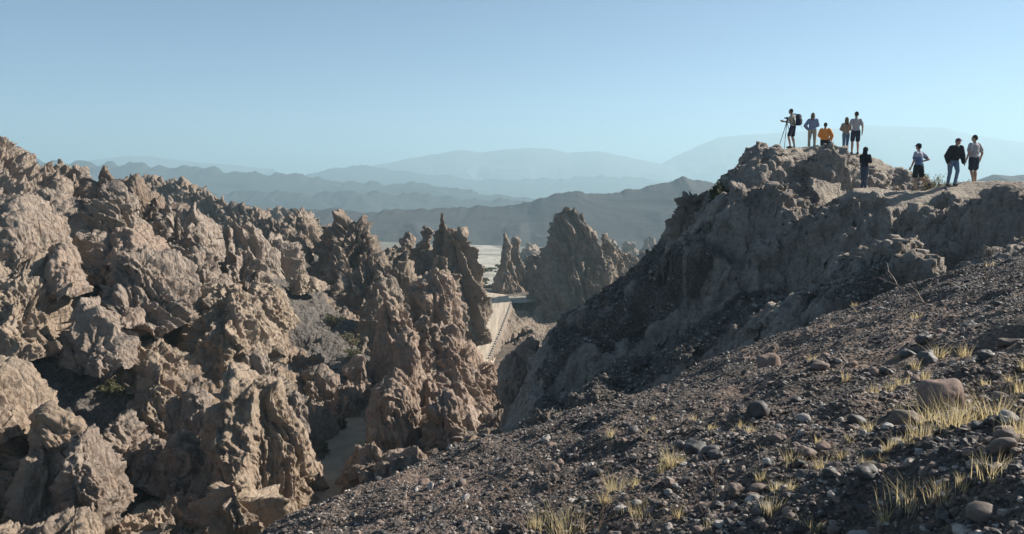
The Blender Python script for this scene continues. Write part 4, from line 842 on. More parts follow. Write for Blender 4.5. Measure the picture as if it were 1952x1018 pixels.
SHORT = {(1796, 753): 'large pinkish boulder', (1733, 804): 'half-buried brown boulder', (1463, 702): 'flat-fronted pinkish rock', (1325, 863): 'dark angular cobble', (1050, 893): 'light brown cobble by the left brink', (1650, 955): 'broad flat grey stone', (1645, 1012): 'pale flat stone at the bottom edge', (1910, 904): 'grey stone beside the big right-edge tuft', (1912, 936): 'egg-shaped stone at the right edge', (1924, 643): 'wide light brown stone at the right edge', (1446, 785): 'dark block in mid slope', (1663, 886): 'dark cobble with a lit rim', (1535, 884): 'rounded brown cobble', (1562, 712): 'long low brown stone', (1593, 782): 'pale-topped stone in mid slope', (1372, 1006): 'pale stone at the bottom left of centre', (1399, 937): 'brown stone above the curled twig'}
NAMED, TAKEN = [], set()
def by_place(what, px, py):
    """a label that singles one of many look-alikes out by the nearest thing with a description of its own"""
    best = sorted(NAMED, key=lambda q: (q[0] - px) ** 2 + ((q[1] - py) * 1.2) ** 2)
    for nx, ny, nm in best[:8]:
        dx, dy = px - nx, py - ny
        d = ('right of' if dx > 0 else 'left of') if abs(dx) > abs(dy) * 1.6 else (('below' if dy > 0 else 'above') + (' and right of' if dx > 0 else ' and left of') if abs(dx) > abs(dy) * 0.5 else ('below' if dy > 0 else 'above'))
        lab = '%s %s the %s' % (what, d, nm)
        if lab not in TAKEN and len(lab.split()) <= 16: TAKEN.add(lab); return lab
    return what + ' among the gravel of the near slope'
def stone(px, py, rpx, label=None, tone='dark', group=None, squash=0.62, name='stone'):
    Y = float(on_near(px, py + rpx * 0.5)); c = at(px, py, Y); r = rpx / FPX * math.hypot(c[0], Y) 
    V, F = ICO4 if rpx > 24 else ICO3
    s = float(rng.random() * 90)
    W = V * np.array([1.0, 0.85, squash]) * r
    nrm = V
    rg = 0.55 if rpx > 24 else 1.0
    W = W + nrm * rg * (fbm(V * 1.1 + s, 2) * 0.26 + slabs(V * 1.2 + s) * 0.10 + fbm(V * 3 + s, 3) * 0.07)[:, None] * r
    W = np.sign(W) * np.abs(W) ** 0.9 * r ** 0.1
    Rm = rand_rot(1, 0.25)[0]; W = W @ Rm.T
    z = float(near_z(c[0], Y)); o = mesh_np(name, W, F, M['stone_' + tone], True, attrs={'tone': np.full(len(V), rng.random())})
    o.location = (c[0], Y, z + r * squash * 0.42)
    if label: NAMED.append((px, py, SHORT.get((px, py), None))) if (px, py) in SHORT else None
    return tag(o, label or by_place({'dark': 'dark', 'brown': 'brownish', 'pale': 'pale grey', 'pink': 'pinkish'}[tone] + ' cobble', px, py), 'stone' if name == 'stone' else name, group)
M['stone_dark'] = stone_mat('dark_cobble', [(0.0, (0.06, 0.055, 0.052)), (1.0, (0.11, 0.098, 0.09))], 0.6)
M['stone_pink'] = stone_mat('pinkish_boulder', [(0.0, (0.22, 0.155, 0.125)), (1.0, (0.26, 0.185, 0.15))], 0.85, 0.2)
M['stone_brown'] = stone_mat('brown_cobble', [(0.0, (0.15, 0.115, 0.095)), (1.0, (0.21, 0.16, 0.13))], 0.75, 0.3)
M['stone_pale'] = stone_mat('pale_cobble', [(0.0, (0.27, 0.24, 0.21)), (1.0, (0.36, 0.33, 0.30))], 0.8, 0.3)
GS = 'cobbles standing out of the near gravel slope'
for a in [
    (1796, 753, 38, 'large rounded pinkish-brown boulder between the grass tufts on the right', 'pink', GS, 0.8, 'boulder'),
    (1733, 804, 27, 'dark brown boulder half buried left of the pinkish one', 'brown', GS),
    (1463, 702, 24, 'flat-fronted pinkish rock high on the gravel slope', 'pink', GS, 0.95),
    (1325, 863, 22, 'dark angular cobble in the middle of the lower slope', 'dark', GS, 0.8),
    (1050, 893, 17, 'light brown cobble near the left brink of the gravel', 'brown', GS, 0.8),
    (1069, 884, 9, 'small pinkish stone leaning on the light brown cobble', 'pink', GS, 0.8),
    (1650, 955, 22, 'broad flat grey stone below the tuft in the lower right', 'dark', GS, 0.45),
    (1645, 1012, 27, 'pale flat stone at the bottom edge of the picture', 'pale', GS, 0.45),
    (1910, 904, 18, 'grey stone beside the big tuft at the right edge', 'brown', GS, 0.8),
    (1912, 936, 15, 'upright brown egg-shaped stone by the right edge', 'brown', GS, 1.1),
    (1924, 643, 19, 'wide light brown stone high up at the right edge', 'brown', GS, 0.6),
    (1446, 785, 19, 'dark block among the gravel left of the pebbled centre', 'dark', GS, 0.9),
    (1663, 886, 16, 'dark cobble with a lit rim below the middle tufts', 'dark', GS, 0.6),
    (1535, 884, 16, 'pair-leading brown cobble beside the small left tuft'.replace('pair-leading ', 'rounded '), 'brown', GS, 0.7),
    (1562, 712, 17, 'long low brown stone on the upper slope', 'brown', GS, 0.5),
    (1593, 782, 13, 'pale-topped stone stacked on another in mid slope', 'pale', GS, 0.9),
    (1372, 1006, 15, 'pale grey stone at the bottom left of centre', 'pale', GS, 0.6),
    (1399, 937, 16, 'brown stone above the dead curled twig', 'brown', GS, 0.9),
]: stone(*a)
for px, py, r, t in [(1773, 668, 16, 'dark'), (1728, 667, 14, 'dark'), (1760, 648, 15, 'dark'), (1915, 870, 13, 'pale'), (1481, 855, 13, 'brown'), (1625, 848, 8, 'brown'), (1679, 945, 10, 'pink'), (1661, 924, 10, 'brown'), (1868, 983, 12, 'pink'), (1298, 853, 12, 'dark'), (1364, 879, 15, 'dark'), (1040, 850, 12, 'pale'), (1097, 874, 9, 'brown'), (1194, 830, 10, 'dark'), (1136, 935, 11, 'dark'), (1368, 961, 13, 'dark'), (1409, 783, 11, 'dark'), (1274, 953, 9, 'pale'), (1378, 783, 12, 'brown'), (1215, 975, 10, 'pale'), (1580, 955, 12, 'dark'), (1480, 935, 13, 'dark'), (1700, 912, 9, 'pale'), (1712, 922, 8, 'brown'), (1860, 880, 12, 'dark'), (1590, 1005, 14, 'brown'), (1445, 1012, 14, 'dark'), (1330, 1010, 11, 'brown'), (1110, 965, 10, 'dark'), (985, 930, 10, 'dark'), (905, 900, 9, 'brown'), (880, 925, 10, 'brown'), (1540, 775, 9, 'dark'), (1690, 700, 11, 'dark'), (1850, 620, 12, 'dark'), (1880, 700, 13, 'dark')]:
    stone(px, py, r, None, t, GS, 0.62)
x, y = slope_points(900, 3.0, 15, 1.4); k = rng.permutation(len(x))[:150]
src = [mesh_np('stone', ICO3[0] * np.array([1.1, .85, .6]) * 0.06 * (1 + 0.14 * fbm(ICO3[0] * 1.3 + s_ * 9, 3))[:, None], ICO3[1], M['stone_' + t_], True, attrs={'tone': np.full(len(ICO3[0]), s_ / 8)}) for s_, t_ in enumerate(['dark', 'dark', 'brown', 'pale', 'dark', 'brown', 'pink', 'dark'])]
for n_, (a, b) in enumerate(zip(x[k], y[k])):
    s0 = src[n_ % 8]; o = s0 if n_ < 8 else s0.copy()
    if n_ >= 8: COL.objects.link(o)
    f = float(rng.uniform(0.55, 1.25)); o.scale = (f, f, f); o.rotation_euler = (rng.normal(0, .3), rng.normal(0, .3), rng.uniform(0, 6.28))
    o.location = (a, b, float(near_z(a, b)) + 0.015 * f)
    tag(o, 'fist-sized stone scattered in the gravel of the near slope', 'stone', 'fist-sized stones scattered over the near slope')

# grass
m = NT('dry_grass'); c = m.mix(m.attr('tone'), (0.68, 0.56, 0.32), (0.46, 0.36, 0.19)); m.l(c, m.b.inputs['Base Color'])
m.b.inputs['Roughness'].default_value = 0.7
tr = m.n('ShaderNodeBsdfTranslucent'); m.l(c, tr.inputs[0]); mx = m.n('ShaderNodeMixShader'); mx.inputs[0].default_value = 0.5
m.l(m.b.outputs[0], mx.inputs[1]); m.l(tr.outputs[0], mx.inputs[2]); m.l(mx.outputs[0], m.out.inputs[0]); M['grass'] = m.m
def grass_mesh(n, h, spread, wd):
    base = rng.normal(0, spread * 0.24, (n, 2)); az = np.arctan2(base[:, 1], base[:, 0]) + rng.normal(0, 0.8, n)
    L = h * rng.uniform(0.35, 1.0, n); lean = np.abs(rng.normal(0.15, 0.42, n)); cv = rng.uniform(0, 0.6, n)
    V = []; ts = [0, .35, .7, 1.0]
    sd = np.stack([-np.sin(az + rng.normal(0, 1, n)), np.cos(az), 0 * az], -1); sd /= np.linalg.norm(sd, axis=1)[:, None]
    for t in ts:
        o = lean * t + cv * t * t * 0.5
        c = np.stack([base[:, 0] + np.cos(az) * o * L, base[:, 1] + np.sin(az) * o * L, t * L * (1 - 0.25 * lean * t) - 0.02 * (t == 0)], -1)
        w = wd * (1.05 - t) * 0.5
        V += [c - sd * w, c + sd * w]
    V = np.stack(V, 1)                                   # n, 8, 3
    F = np.array([[0, 1, 3, 2], [2, 3, 5, 4], [4, 5, 7, 6]])
    Fa = (F[None] + (np.arange(n) * 8)[:, None, None]).reshape(-1, 4)
    return V.reshape(-1, 3), Fa, np.repeat(rng.random(n), 8)
GG = 'dry grass tufts on the near gravel slope'
def tuft(px, py, hpx, wpx, label=None):
    Y = float(on_near(px, py)); c = at(px, py, Y); D = math.hypot(c[0], Y)
    V, F, tn = grass_mesh(int(14 + 0.6 * hpx + 0.7 * wpx), hpx / FPX * D * 1.0, wpx / FPX * D, max(0.0024, 0.0008 * D))
    o = mesh_np('grass_tuft', V, F, M['grass'], False, attrs={'tone': tn}); o.location = (c[0], Y, float(near_z(c[0], Y)))
    tag(o, label or by_place('small dry grass tuft', px, py - hpx / 2), 'grass tuft', GG)
for a in [
    (1812, 868, 88, 46, 'tall pale yellow grass tuft just below the large pinkish boulder'),
    (1768, 822, 52, 34, 'bushy golden tuft touching the lower left of the pinkish boulder'),
    (1755, 876, 48, 50, 'thin fan-shaped dry tuft left of the tallest one'),
    (1895, 800, 64, 52, 'widest spread of dry grass right of the pinkish boulder'),
    (1925, 822, 55, 40, 'dry tuft hanging below the widest spread of grass'),
    (1845, 812, 60, 34, 'dry tuft between the tallest one and the widest spread'),
    (1938, 925, 62, 50, 'golden tuft cut by the right edge of the picture'),
    (1948, 765, 40, 30, 'small tuft at the right edge above the golden one'),
    (1790, 668, 34, 18, 'narrow golden tuft high on the slope right of the dark cobbles'),
    (1838, 668, 30, 18, 'pale tuft just right of the narrow golden one'),
    (1508, 905, 36, 30, 'golden tuft beside the rounded brown cobble'),
    (1278, 905, 52, 30, 'golden tuft on the bare patch left of centre bottom'),
    (1172, 962, 50, 30, 'dry tuft standing among the twigs at the lower left'),
    (1225, 985, 30, 75, 'low wide patch of dry grass right of the twiggy tuft'),
    (1735, 1003, 50, 80, 'wide clump of dry grass along the bottom right'),
    (1890, 520, 20, 18, 'tiny pale tuft on the skyline of the gravel slope'),
    (1470, 1003, 42, 30, 'golden tuft at the bottom edge right of the dead twig'),
    (1885, 1005, 46, 60, 'sprawling dry clump in the bottom right corner'),
    (1080, 1022, 60, 110, 'pale bleached grass clump under the dead twigs')]: tuft(*a)
for a in [(1720, 750, 32, 24), (1700, 760, 22, 20), (1663, 772, 28, 18), (1660, 838, 32, 24), (1690, 893, 26, 18), (1605, 884, 26, 14), (1570, 908, 38, 26), (1545, 1014, 30, 40), (1685, 1008, 44, 22), (1790, 1012, 40, 44), (1660, 935, 22, 16), (1412, 815, 24, 14), (1428, 848, 20, 18), (1640, 592, 16, 12), (1627, 590, 12, 10), (1322, 812, 18, 10), (1590, 640, 12, 14), (1730, 795, 16, 18), (1838, 1010, 30, 40), (1360, 1015, 24, 30), (1560, 865, 18, 18), (1745, 690, 26, 10), (1455, 880, 16, 12), (1300, 900, 22, 12), (1960, 700, 30, 20), (1020, 1015, 40, 30)]: tuft(*a)

for k in range(34):                                    # a thin scatter of small tufts up to the slope's skyline
    px = rng.uniform(1150, 1940); lo = 500 + (1952 - px) * 0.40; py = rng.uniform(lo + 25, min(990, lo + 330))
    tuft(px, py, rng.uniform(9, 26) * (0.5 + (py - 480) / 500), rng.uniform(8, 20))
# twigs and shrubs
def tubes(chains, nseg=5):
    """chains of (points, radii) -> verts, faces"""
    Vs, Fs, off = [], [], 0
    for pts, rad in chains:
        pts = np.array(pts); n = len(pts); T = np.gradient(pts, axis=0); T /= np.linalg.norm(T, axis=1)[:, None] + 1e-9
        up = np.array([0.31, 0.2, 0.93]); A = np.cross(T, up); A /= np.linalg.norm(A, axis=1)[:, None] + 1e-9; B = np.cross(T, A)
        an = np.arange(nseg) / nseg * 2 * math.pi
        ring = pts[:, None] + np.array(rad)[:, None, None] * (A[:, None] * np.cos(an)[None, :, None] + B[:, None] * np.sin(an)[None, :, None])
        Vs.append(ring.reshape(-1, 3))
        for i in range(n - 1):
            for j in range(nseg):
                Fs.append([off + i * nseg + j, off + i * nseg + (j + 1) % nseg, off + (i + 1) * nseg + (j + 1) % nseg, off + (i + 1) * nseg + j])
        off += n * nseg
    return np.concatenate(Vs), np.array(Fs)
def branchy(p, d, L, r, depth, out, rnd, spread=0.6, curl=0.35, up=0.15):
    n = 6; pts = [np.array(p, float)]; dd = np.array(d, float); dd /= np.linalg.norm(dd)
    for i in range(n):
        dd = dd + rnd.normal(0, curl * 0.35, 3) + np.array([0, 0, up * 0.1]); dd /= np.linalg.norm(dd); pts.append(pts[-1] + dd * L / n)
    out.append((pts, np.linspace(r, r * 0.5, n + 1)))
    if depth > 0:
        for k in range(rnd.integers(2, 5)):
            i = rnd.integers(1, n + 1); nd = dd + rnd.normal(0, spread, 3); branchy(pts[i], nd, L * rnd.uniform(.45, .75), r * 0.6, depth - 1, out, rnd, spread, curl, up)
m = NT('dead_wood'); m.l(m.mix(m.noise(m.pos(), 20, 3), (0.30, 0.20, 0.14), (0.20, 0.14, 0.10)), m.b.inputs['Base Color']); M['wood'] = m.m
def leaf_mat(name, a, b):
    m = NT(name); c = m.mix(m.attr('tone'), a, b); m.l(c, m.b.inputs['Base Color']); m.b.inputs['Roughness'].default_value = 0.7
    tr = m.n('ShaderNodeBsdfTranslucent'); m.l(c, tr.inputs[0]); mx = m.n('ShaderNodeMixShader'); mx.inputs[0].default_value = 0.3
    m.l(m.b.outputs[0], mx.inputs[1]); m.l(tr.outputs[0], mx.inputs[2]); m.l(mx.outputs[0], m.out.inputs[0]); return m.m
M['leaf'] = leaf_mat('dusty_leaf', (0.13, 0.125, 0.06), (0.085, 0.085, 0.042)); M['leafdark'] = leaf_mat('dark_leaf', (0.075, 0.085, 0.04), (0.045, 0.055, 0.03)); M['leafpale'] = leaf_mat('pale_leaf', (0.24, 0.21, 0.13), (0.16, 0.15, 0.085))
def shrub(name, loc, rx, rz, label, n=600, leaf=0.05, lm='leaf', stems=7, depth=2, seed=1, group=None, lr=1.0, cat='shrub'):
    rnd = np.random.default_rng(seed); e = bpy.data.objects.new(name, None); COL.objects.link(e); e.location = loc; tag(e, label, cat, group)
    ch = []
    for k in range(stems):
        a = rnd.uniform(0, 6.28); branchy((0, 0, -0.05 * rz), (math.cos(a) * rx, math.sin(a) * rx, rz * rnd.uniform(.6, 1.5)), max(rx, rz) * rnd.uniform(.5, .75), 0.016 * max(rx, rz), depth, ch, rnd, 0.5, 0.35, 0.4)
    V, F = tubes(ch, 4); mesh_np('stem', V, F, M['wood'], True, e)
    if n:
        tips = np.concatenate([np.array(p)[2:] for p, r in ch]); tips = tips[(np.abs(tips[:, 0]) < rx * 1.1)]
        c = tips[rnd.integers(0, len(tips), n)] + rnd.normal(0, 0.06 * rx, (n, 3))
        A = rnd.normal(0, 1, (n, 3)); A /= np.linalg.norm(A, axis=1)[:, None]; B = np.cross(A, rnd.normal(0, 1, (n, 3))); B /= np.linalg.norm(B, axis=1)[:, None]
        s = leaf * rnd.uniform(.5, 1.2, n)[:, None]
        Q = np.stack([c - A * s * lr, c + B * s * .45, c + A * s * lr, c - B * s * .45], 1).reshape(-1, 3)
        mesh_np('foliage', Q, np.arange(4 * n).reshape(-1, 4), M[lm], False, e, attrs={'tone': np.repeat(rnd.random(n), 4)})
    return e
# dead twigs and sticks on the slope
def twig(px, py, L, label, d=(0, 0, 1), r=0.004, depth=2, seed=3, spread=0.6, name='dead_twig', curl=0.35):
    Y = float(on_near(px, py)); c = at(px, py, Y); rnd = np.random.default_rng(seed); out = []
    branchy((0, 0, 0), d, L, r, depth, out, rnd, spread, curl)
    V, F = tubes(out, 5); o = mesh_np(name, V, F, M['wood'], True); o.location = (c[0], Y, float(near_z(c[0], Y)) + 0.005); tag(o, label, 'twig', 'dead twigs on the near slope')
twig(1000, 1030, 0.42, 'bare reddish twigs rising from the bottom edge, leftmost bunch', (-.3, .1, 1), 0.0035, 3, 5)
twig(1065, 1035, 0.48, 'tallest bare twigs at the bottom edge below the left brink', (.05, .1, 1), 0.004, 3, 8)
twig(1130, 1030, 0.40, 'bare twigs at the bottom edge beside the twiggy tuft', (.4, .1, .9), 0.0035, 3, 11)
twig(1185, 1020, 0.30, 'fine low twigs right of the twiggy tuft', (.6, .0, .7), 0.003, 2, 14)
twig(940, 1020, 0.26, 'sparse short twigs nearest the left brink', (-.5, .1, .9), 0.003, 2, 17)
twig(1772, 590, 0.55, 'grey dead branch lying toward the hill on the upper slope', (-.55, .2, .45), 0.012, 2, 21, 0.35)
twig(1878, 560, 0.40, 'thin upright stick near the skyline of the slope', (.02, 0, 1), 0.010, 1, 23, 0.3)
twig(1500, 935, 0.35, 'curled dead twig lying in the dark gravel', (.9, .1, .35), 0.006, 1, 29, 0.4, curl=0.9)
twig(1330, 985, 0.3, 'pale broken twig in front of the lower cobbles', (.5, -.2, .5), 0.005, 2, 31, 0.4)
# shrubs
def hill_at(px, py, Y):
    c = at(px, py, Y); return (c[0], c[1], hill_z(c[0], c[1]))
shrub('bush', hill_at(1376, 388, 29.1), 0.55, 0.75, 'dense dark green bush on the left shoulder of the hill', 2200, 0.07, 'leafdark', 16, 2, 5, lr=1.3, cat='bush')
shrub('bush', hill_at(1772, 352, 27.5), 0.55, 0.55, 'sparse olive bush behind the legs of the capped walker', 520, 0.05, 'leafpale', 10, 3, 7, cat='bush')
shrub('bush', hill_at(1798, 352, 27.7), 0.6, 0.62, 'airy olive bush left of the man in the black hoodie', 560, 0.05, 'leafpale', 10, 3, 8, cat='bush')
shrub('bush', hill_at(1836, 350, 27.6), 0.55, 0.50, 'low olive bush between the two men on the right', 460, 0.05, 'leafpale', 9, 3, 9, cat='bush')
shrub('thorn_bush', hill_at(1714, 345, 29.4), 0.6, 1.0, 'leafless thorn bush against the sky right of the summit', 0, 0.05, 'leaf', 6, 3, 12, cat='bush')
def gz_at(px, py, Y):
    c = at(px, py, Y); return (c[0], c[1], ground_z(c[0], c[1]) - 0.1)
GC = 'dusty shrubs in the canyon'
for a in [
    (640, 640, 70, 1.6, 1.3, 'olive shrub at the back of the gravel terrace', 'leaf'),
    (662, 662, 66, 1.5, 1.1, 'brightest olive shrub on the gravel terrace', 'leafpale'),
    (684, 682, 62, 1.3, 1.0, 'shrub at the front corner of the gravel terrace', 'leaf'),
    (605, 850, 42, 0.9, 0.6, 'grey low shrub beside the sandy gully floor', 'leaf'),
    (655, 800, 47, 0.8, 0.7, 'small shrub at the upper end of the sandy gully', 'leaf'),
    (320, 945, 34, 0.8, 0.4, 'yellowish low shrub on the sandy shelf lower left', 'leafpale'),
    (252, 905, 35, 0.9, 1.0, 'dark twiggy shrub in the shadows of the lower left', 'leaf'),
    (280, 925, 34.5, 0.7, 0.7, 'shrub between the dark twiggy one and the bulbous post', 'leaf'),
    (212, 775, 40, 0.9, 0.7, 'shrub on the ledge above the stout pillar', 'leaf'),
    (70, 650, 43, 0.9, 0.5, 'little shrub under the long sandy outcrop', 'leaf'),
    (270, 655, 46, 0.8, 0.5, 'shrub on the ledge under the sharp-edged wedge', 'leaf'),
    (560, 672, 62, 0.8, 0.5, 'small tuft-like shrub on the left of the terrace', 'leaf'),
    (600, 450, 105, 2.2, 1.3, 'scrubby growth beside the blocky crag', 'leaf'),
    (530, 655, 63, 0.8, 0.4, 'small shrub on the slope left of the terrace', 'leaf')]:
    shrub('shrub', gz_at(a[0], a[1], a[2]), a[3], a[4], a[5], 700, 0.12, a[6], 9, 2, int(a[0]), GC)
# row of pale stones along the outer edge of the road
rs0 = None
for k in range(34):
    i = 6 + k * 2
    p = ROADP[i, -1]
    if rs0 is None:
        V, F = ICO2; rs0 = o = mesh_np('edge_stone', V * np.array([.16, .24, .15]) * (1 + .1 * fbm(V * 2, 2))[:, None], F, M['stone_pale'], True, attrs={'tone': np.ones(len(V))})
    else:
        o = rs0.copy(); COL.objects.link(o)
    o.location = (p[0] + 0.1, p[1], p[2] + 0.1); o.rotation_euler = (0, 0, k * 1.7)
    tag(o, 'pale stone in the row lining the outer edge of the dirt road', 'stone', 'pale stones lining the dirt road')

# scrub dotting the dry riverbed
V0, F0, T0 = [], [], []
rv = np.random.default_rng(5); n0 = 160
c0 = rv.normal(0, 1, (n0, 3)); c0 /= np.linalg.norm(c0, axis=1)[:, None]; c0 *= rv.uniform(.5, 1, (n0, 1)) * np.array([.9, .9, .6]); c0[:, 2] = np.abs(c0[:, 2])
A0 = rv.normal(0, .22, (n0, 3)); B0 = rv.normal(0, .14, (n0, 3))
sb = mesh_np('shrub', np.stack([c0 - A0, c0 + B0, c0 + A0, c0 - B0], 1).reshape(-1, 3), np.arange(4 * n0).reshape(-1, 4), M['leaf'], False, attrs={'tone': np.repeat(rv.random(n0), 4)})
for k in range(60):
    o = sb if k == 0 else sb.copy()
    if k: COL.objects.link(o)
    px = rv.uniform(878, 965); py = rv.uniform(472, 556); Yd = 26.0 / (math.tan(PITCH + math.atan((py - 509) / FPX))) ; Yd = float(np.clip(Yd * 1.0, 175, 420))
    c = at(px, py, Yd); zz = float(BASE(np.array([c[0]]), np.array([Yd]))[0]); f = float(rv.uniform(.5, 1.3))
    o.location = (c[0], Yd, zz); o.scale = (f, f, f); o.rotation_euler = (0, 0, float(rv.uniform(0, 6)))
    tag(o, 'small dark scrub bush dotting the pale dry riverbed beyond the road', 'shrub', 'scrub dotting the dry riverbed')
# ------------------------------------------------------------------ people
def plain(name, col, rough=0.85, z_split=None, col2=None):
    m = NT(name)
    if z_split:
        tc = m.n('ShaderNodeTexCoord'); s = m.n('ShaderNodeSeparateXYZ'); m.l(tc.outputs['Object'], s.inputs[0])
        c = m.mix(m.math('GREATER_THAN', s.outputs[2], z_split), col, col2)
    else:
        c = m.mix(m.ramp(m.noise(m.pos(), 9, 4, 0.6), [(0.35, 0.35), (0.65, 0.0)]), col, tuple(0.7 * x for x in col))
    m.l(c, m.b.inputs['Base Color']); m.b.inputs['Roughness'].default_value = rough
    m.bump(m.noise(m.pos(), 14, 3), 0.4, 0.02); return m.m
M['skin'] = plain('skin', (0.42, 0.25, 0.17), 0.6); M['hairdark'] = plain('dark_hair', (0.045, 0.032, 0.025)); M['hairbrown'] = plain('brown_hair', (0.16, 0.10, 0.06))
M['navy'] = plain('navy_cloth', (0.03, 0.035, 0.055)); M['black'] = plain('black_cloth', (0.018, 0.02, 0.024)); M['jeans'] = plain('blue_denim', (0.12, 0.18, 0.28)); M['darkjeans'] = plain('dark_denim', (0.06, 0.08, 0.12))
M['greytee'] = plain('grey_cotton', (0.40, 0.36, 0.36)); M['beigetee'] = plain('beige_cotton', (0.42, 0.38, 0.30)); M['tan'+'top'] = plain('tan_knit', (0.30, 0.24, 0.18)); M['bluehood'] = plain('blue_grey_fleece', (0.22, 0.26, 0.36))
M['khaki'] = plain('khaki_cloth', (0.38, 0.32, 0.24)); M['orange'] = plain('orange_fleece', (0.72, 0.26, 0.05)); M['twotone'] = plain('two_tone_cotton', (0.12, 0.16, 0.27), 0.85, 1.27, (0.34, 0.34, 0.40))
M['shoe'] = plain('dark_shoe', (0.03, 0.028, 0.028)); M['eye'] = plain('eye_dark', (0.03, 0.02, 0.02), 0.3); M['metal'] = plain('tripod_metal', (0.05, 0.05, 0.055), 0.4); M['capred'] = plain('maroon_cap', (0.12, 0.06, 0.09))
UN = ICO2
def capsule(a, b, ra, rb, n=10):
    a, b = np.array(a, float), np.array(b, float); d = b - a; L = np.linalg.norm(d)
    if L < 1e-6: d = np.array([0, 0, 1.0]); L = 1e-6
    d = d / np.linalg.norm(d); u = np.cross(d, [0.13, 0.27, 0.95] if abs(d[2]) < .9 else [1, 0.1, 0]); u /= np.linalg.norm(u); v = np.cross(d, u)
    rows = [(a + d * (-ra * math.cos(t)), ra * math.sin(t)) for t in (0.35, 0.8, 1.25)] + [(a, ra)] + [(b, rb)] + [(b + d * (rb * math.cos(t)), rb * math.sin(t)) for t in (1.25, 0.8, 0.35)]
    an = np.arange(n) / n * 2 * math.pi
    V = [a - d * ra] + [c + r * (u * math.cos(t) + v * math.sin(t)) for c, r in rows for t in an] + [b + d * rb]
    F = []; m_ = len(rows)
    for j in range(n): F.append([0, 1 + (j + 1) % n, 1 + j])
    for i in range(m_ - 1):
        for j in range(n):
            p = 1 + i * n + j; q = 1 + i * n + (j + 1) % n; F.append([p, q, q + n]); F.append([p, q + n, p + n])
    e = 1 + m_ * n
    for j in range(n): F.append([e, 1 + (m_ - 1) * n + j, 1 + (m_ - 1) * n + (j + 1) % n])
    return np.array(V), np.array(F)
def ell(c, r, rot=None):
    V = UN[0] * np.array(r)
    if rot is not None: V = V @ np.array(Matrix.Rotation(rot[1], 3, rot[0])).T
    return V + np.array(c), UN[1]
def fuse(name, shapes, mat, parent, voxel, smooth_it=4, fold=0):
    Vs, Fs, off = [], [], 0
    for V, F in shapes: Vs.append(V); Fs.append(F + off); off += len(V)
    o = mesh_np(name, np.concatenate(Vs), np.concatenate(Fs), mat, True, parent)
    r = o.modifiers.new('remesh', 'REMESH'); r.mode = 'VOXEL'; r.voxel_size = voxel; r.use_smooth_shade = True
    s = o.modifiers.new('smooth', 'SMOOTH'); s.iterations = smooth_it; s.factor = 0.5
    if fold:
        t = bpy.data.textures.new('folds', 'CLOUDS'); t.noise_scale = 0.09; dm = o.modifiers.new('folds', 'DISPLACE'); dm.texture = t; dm.strength = fold; dm.mid_level = 0.5
    return o
def hand(w, d, palm, side, curl=0.5):
    """wrist w, direction d, palm normal; four bent fingers and a thumb off the side"""
    w = np.array(w, float); d = np.array(d, float); d /= np.linalg.norm(d); pn = np.array(palm, float); pn -= d * pn.dot(d); pn /= np.linalg.norm(pn)
    s = np.cross(d, pn) * side; out = [capsule(w, w + d * .03, .025, .027), capsule(w + d * .03 + s * .016, w + d * .075 + s * .020, .019, .016), capsule(w + d * .03 - s * .016, w + d * .07 - s * .022, .019, .015), capsule(w + d * .04, w + d * .078, .019, .016)]
    for k, (o_, L) in enumerate([(.030, .066), (.010, .076), (-.010, .070), (-.029, .055)]):
        p = w + d * (.082 - abs(o_) * .1) + s * o_; c = curl * (0.8 + .12 * k)
        for seg, (l, r) in enumerate([(.45, .0095), (.32, .0085), (.25, .0075)]):
            a = c * (0.3 + seg * 0.75); q = p + (d * math.cos(a) + pn * math.sin(a)) * L * l; out.append(capsule(p, q, r, r * .9, 6)); p = q
    p = w + d * .025 + s * .028; q = p + (d * .6 + s * .7 + pn * .35) * .034; out.append(capsule(p, q, .012, .011, 6)); out.append(capsule(q, q + (d * .85 + s * .25 + pn * .45) * .03, .0105, .009, 6))
    return out
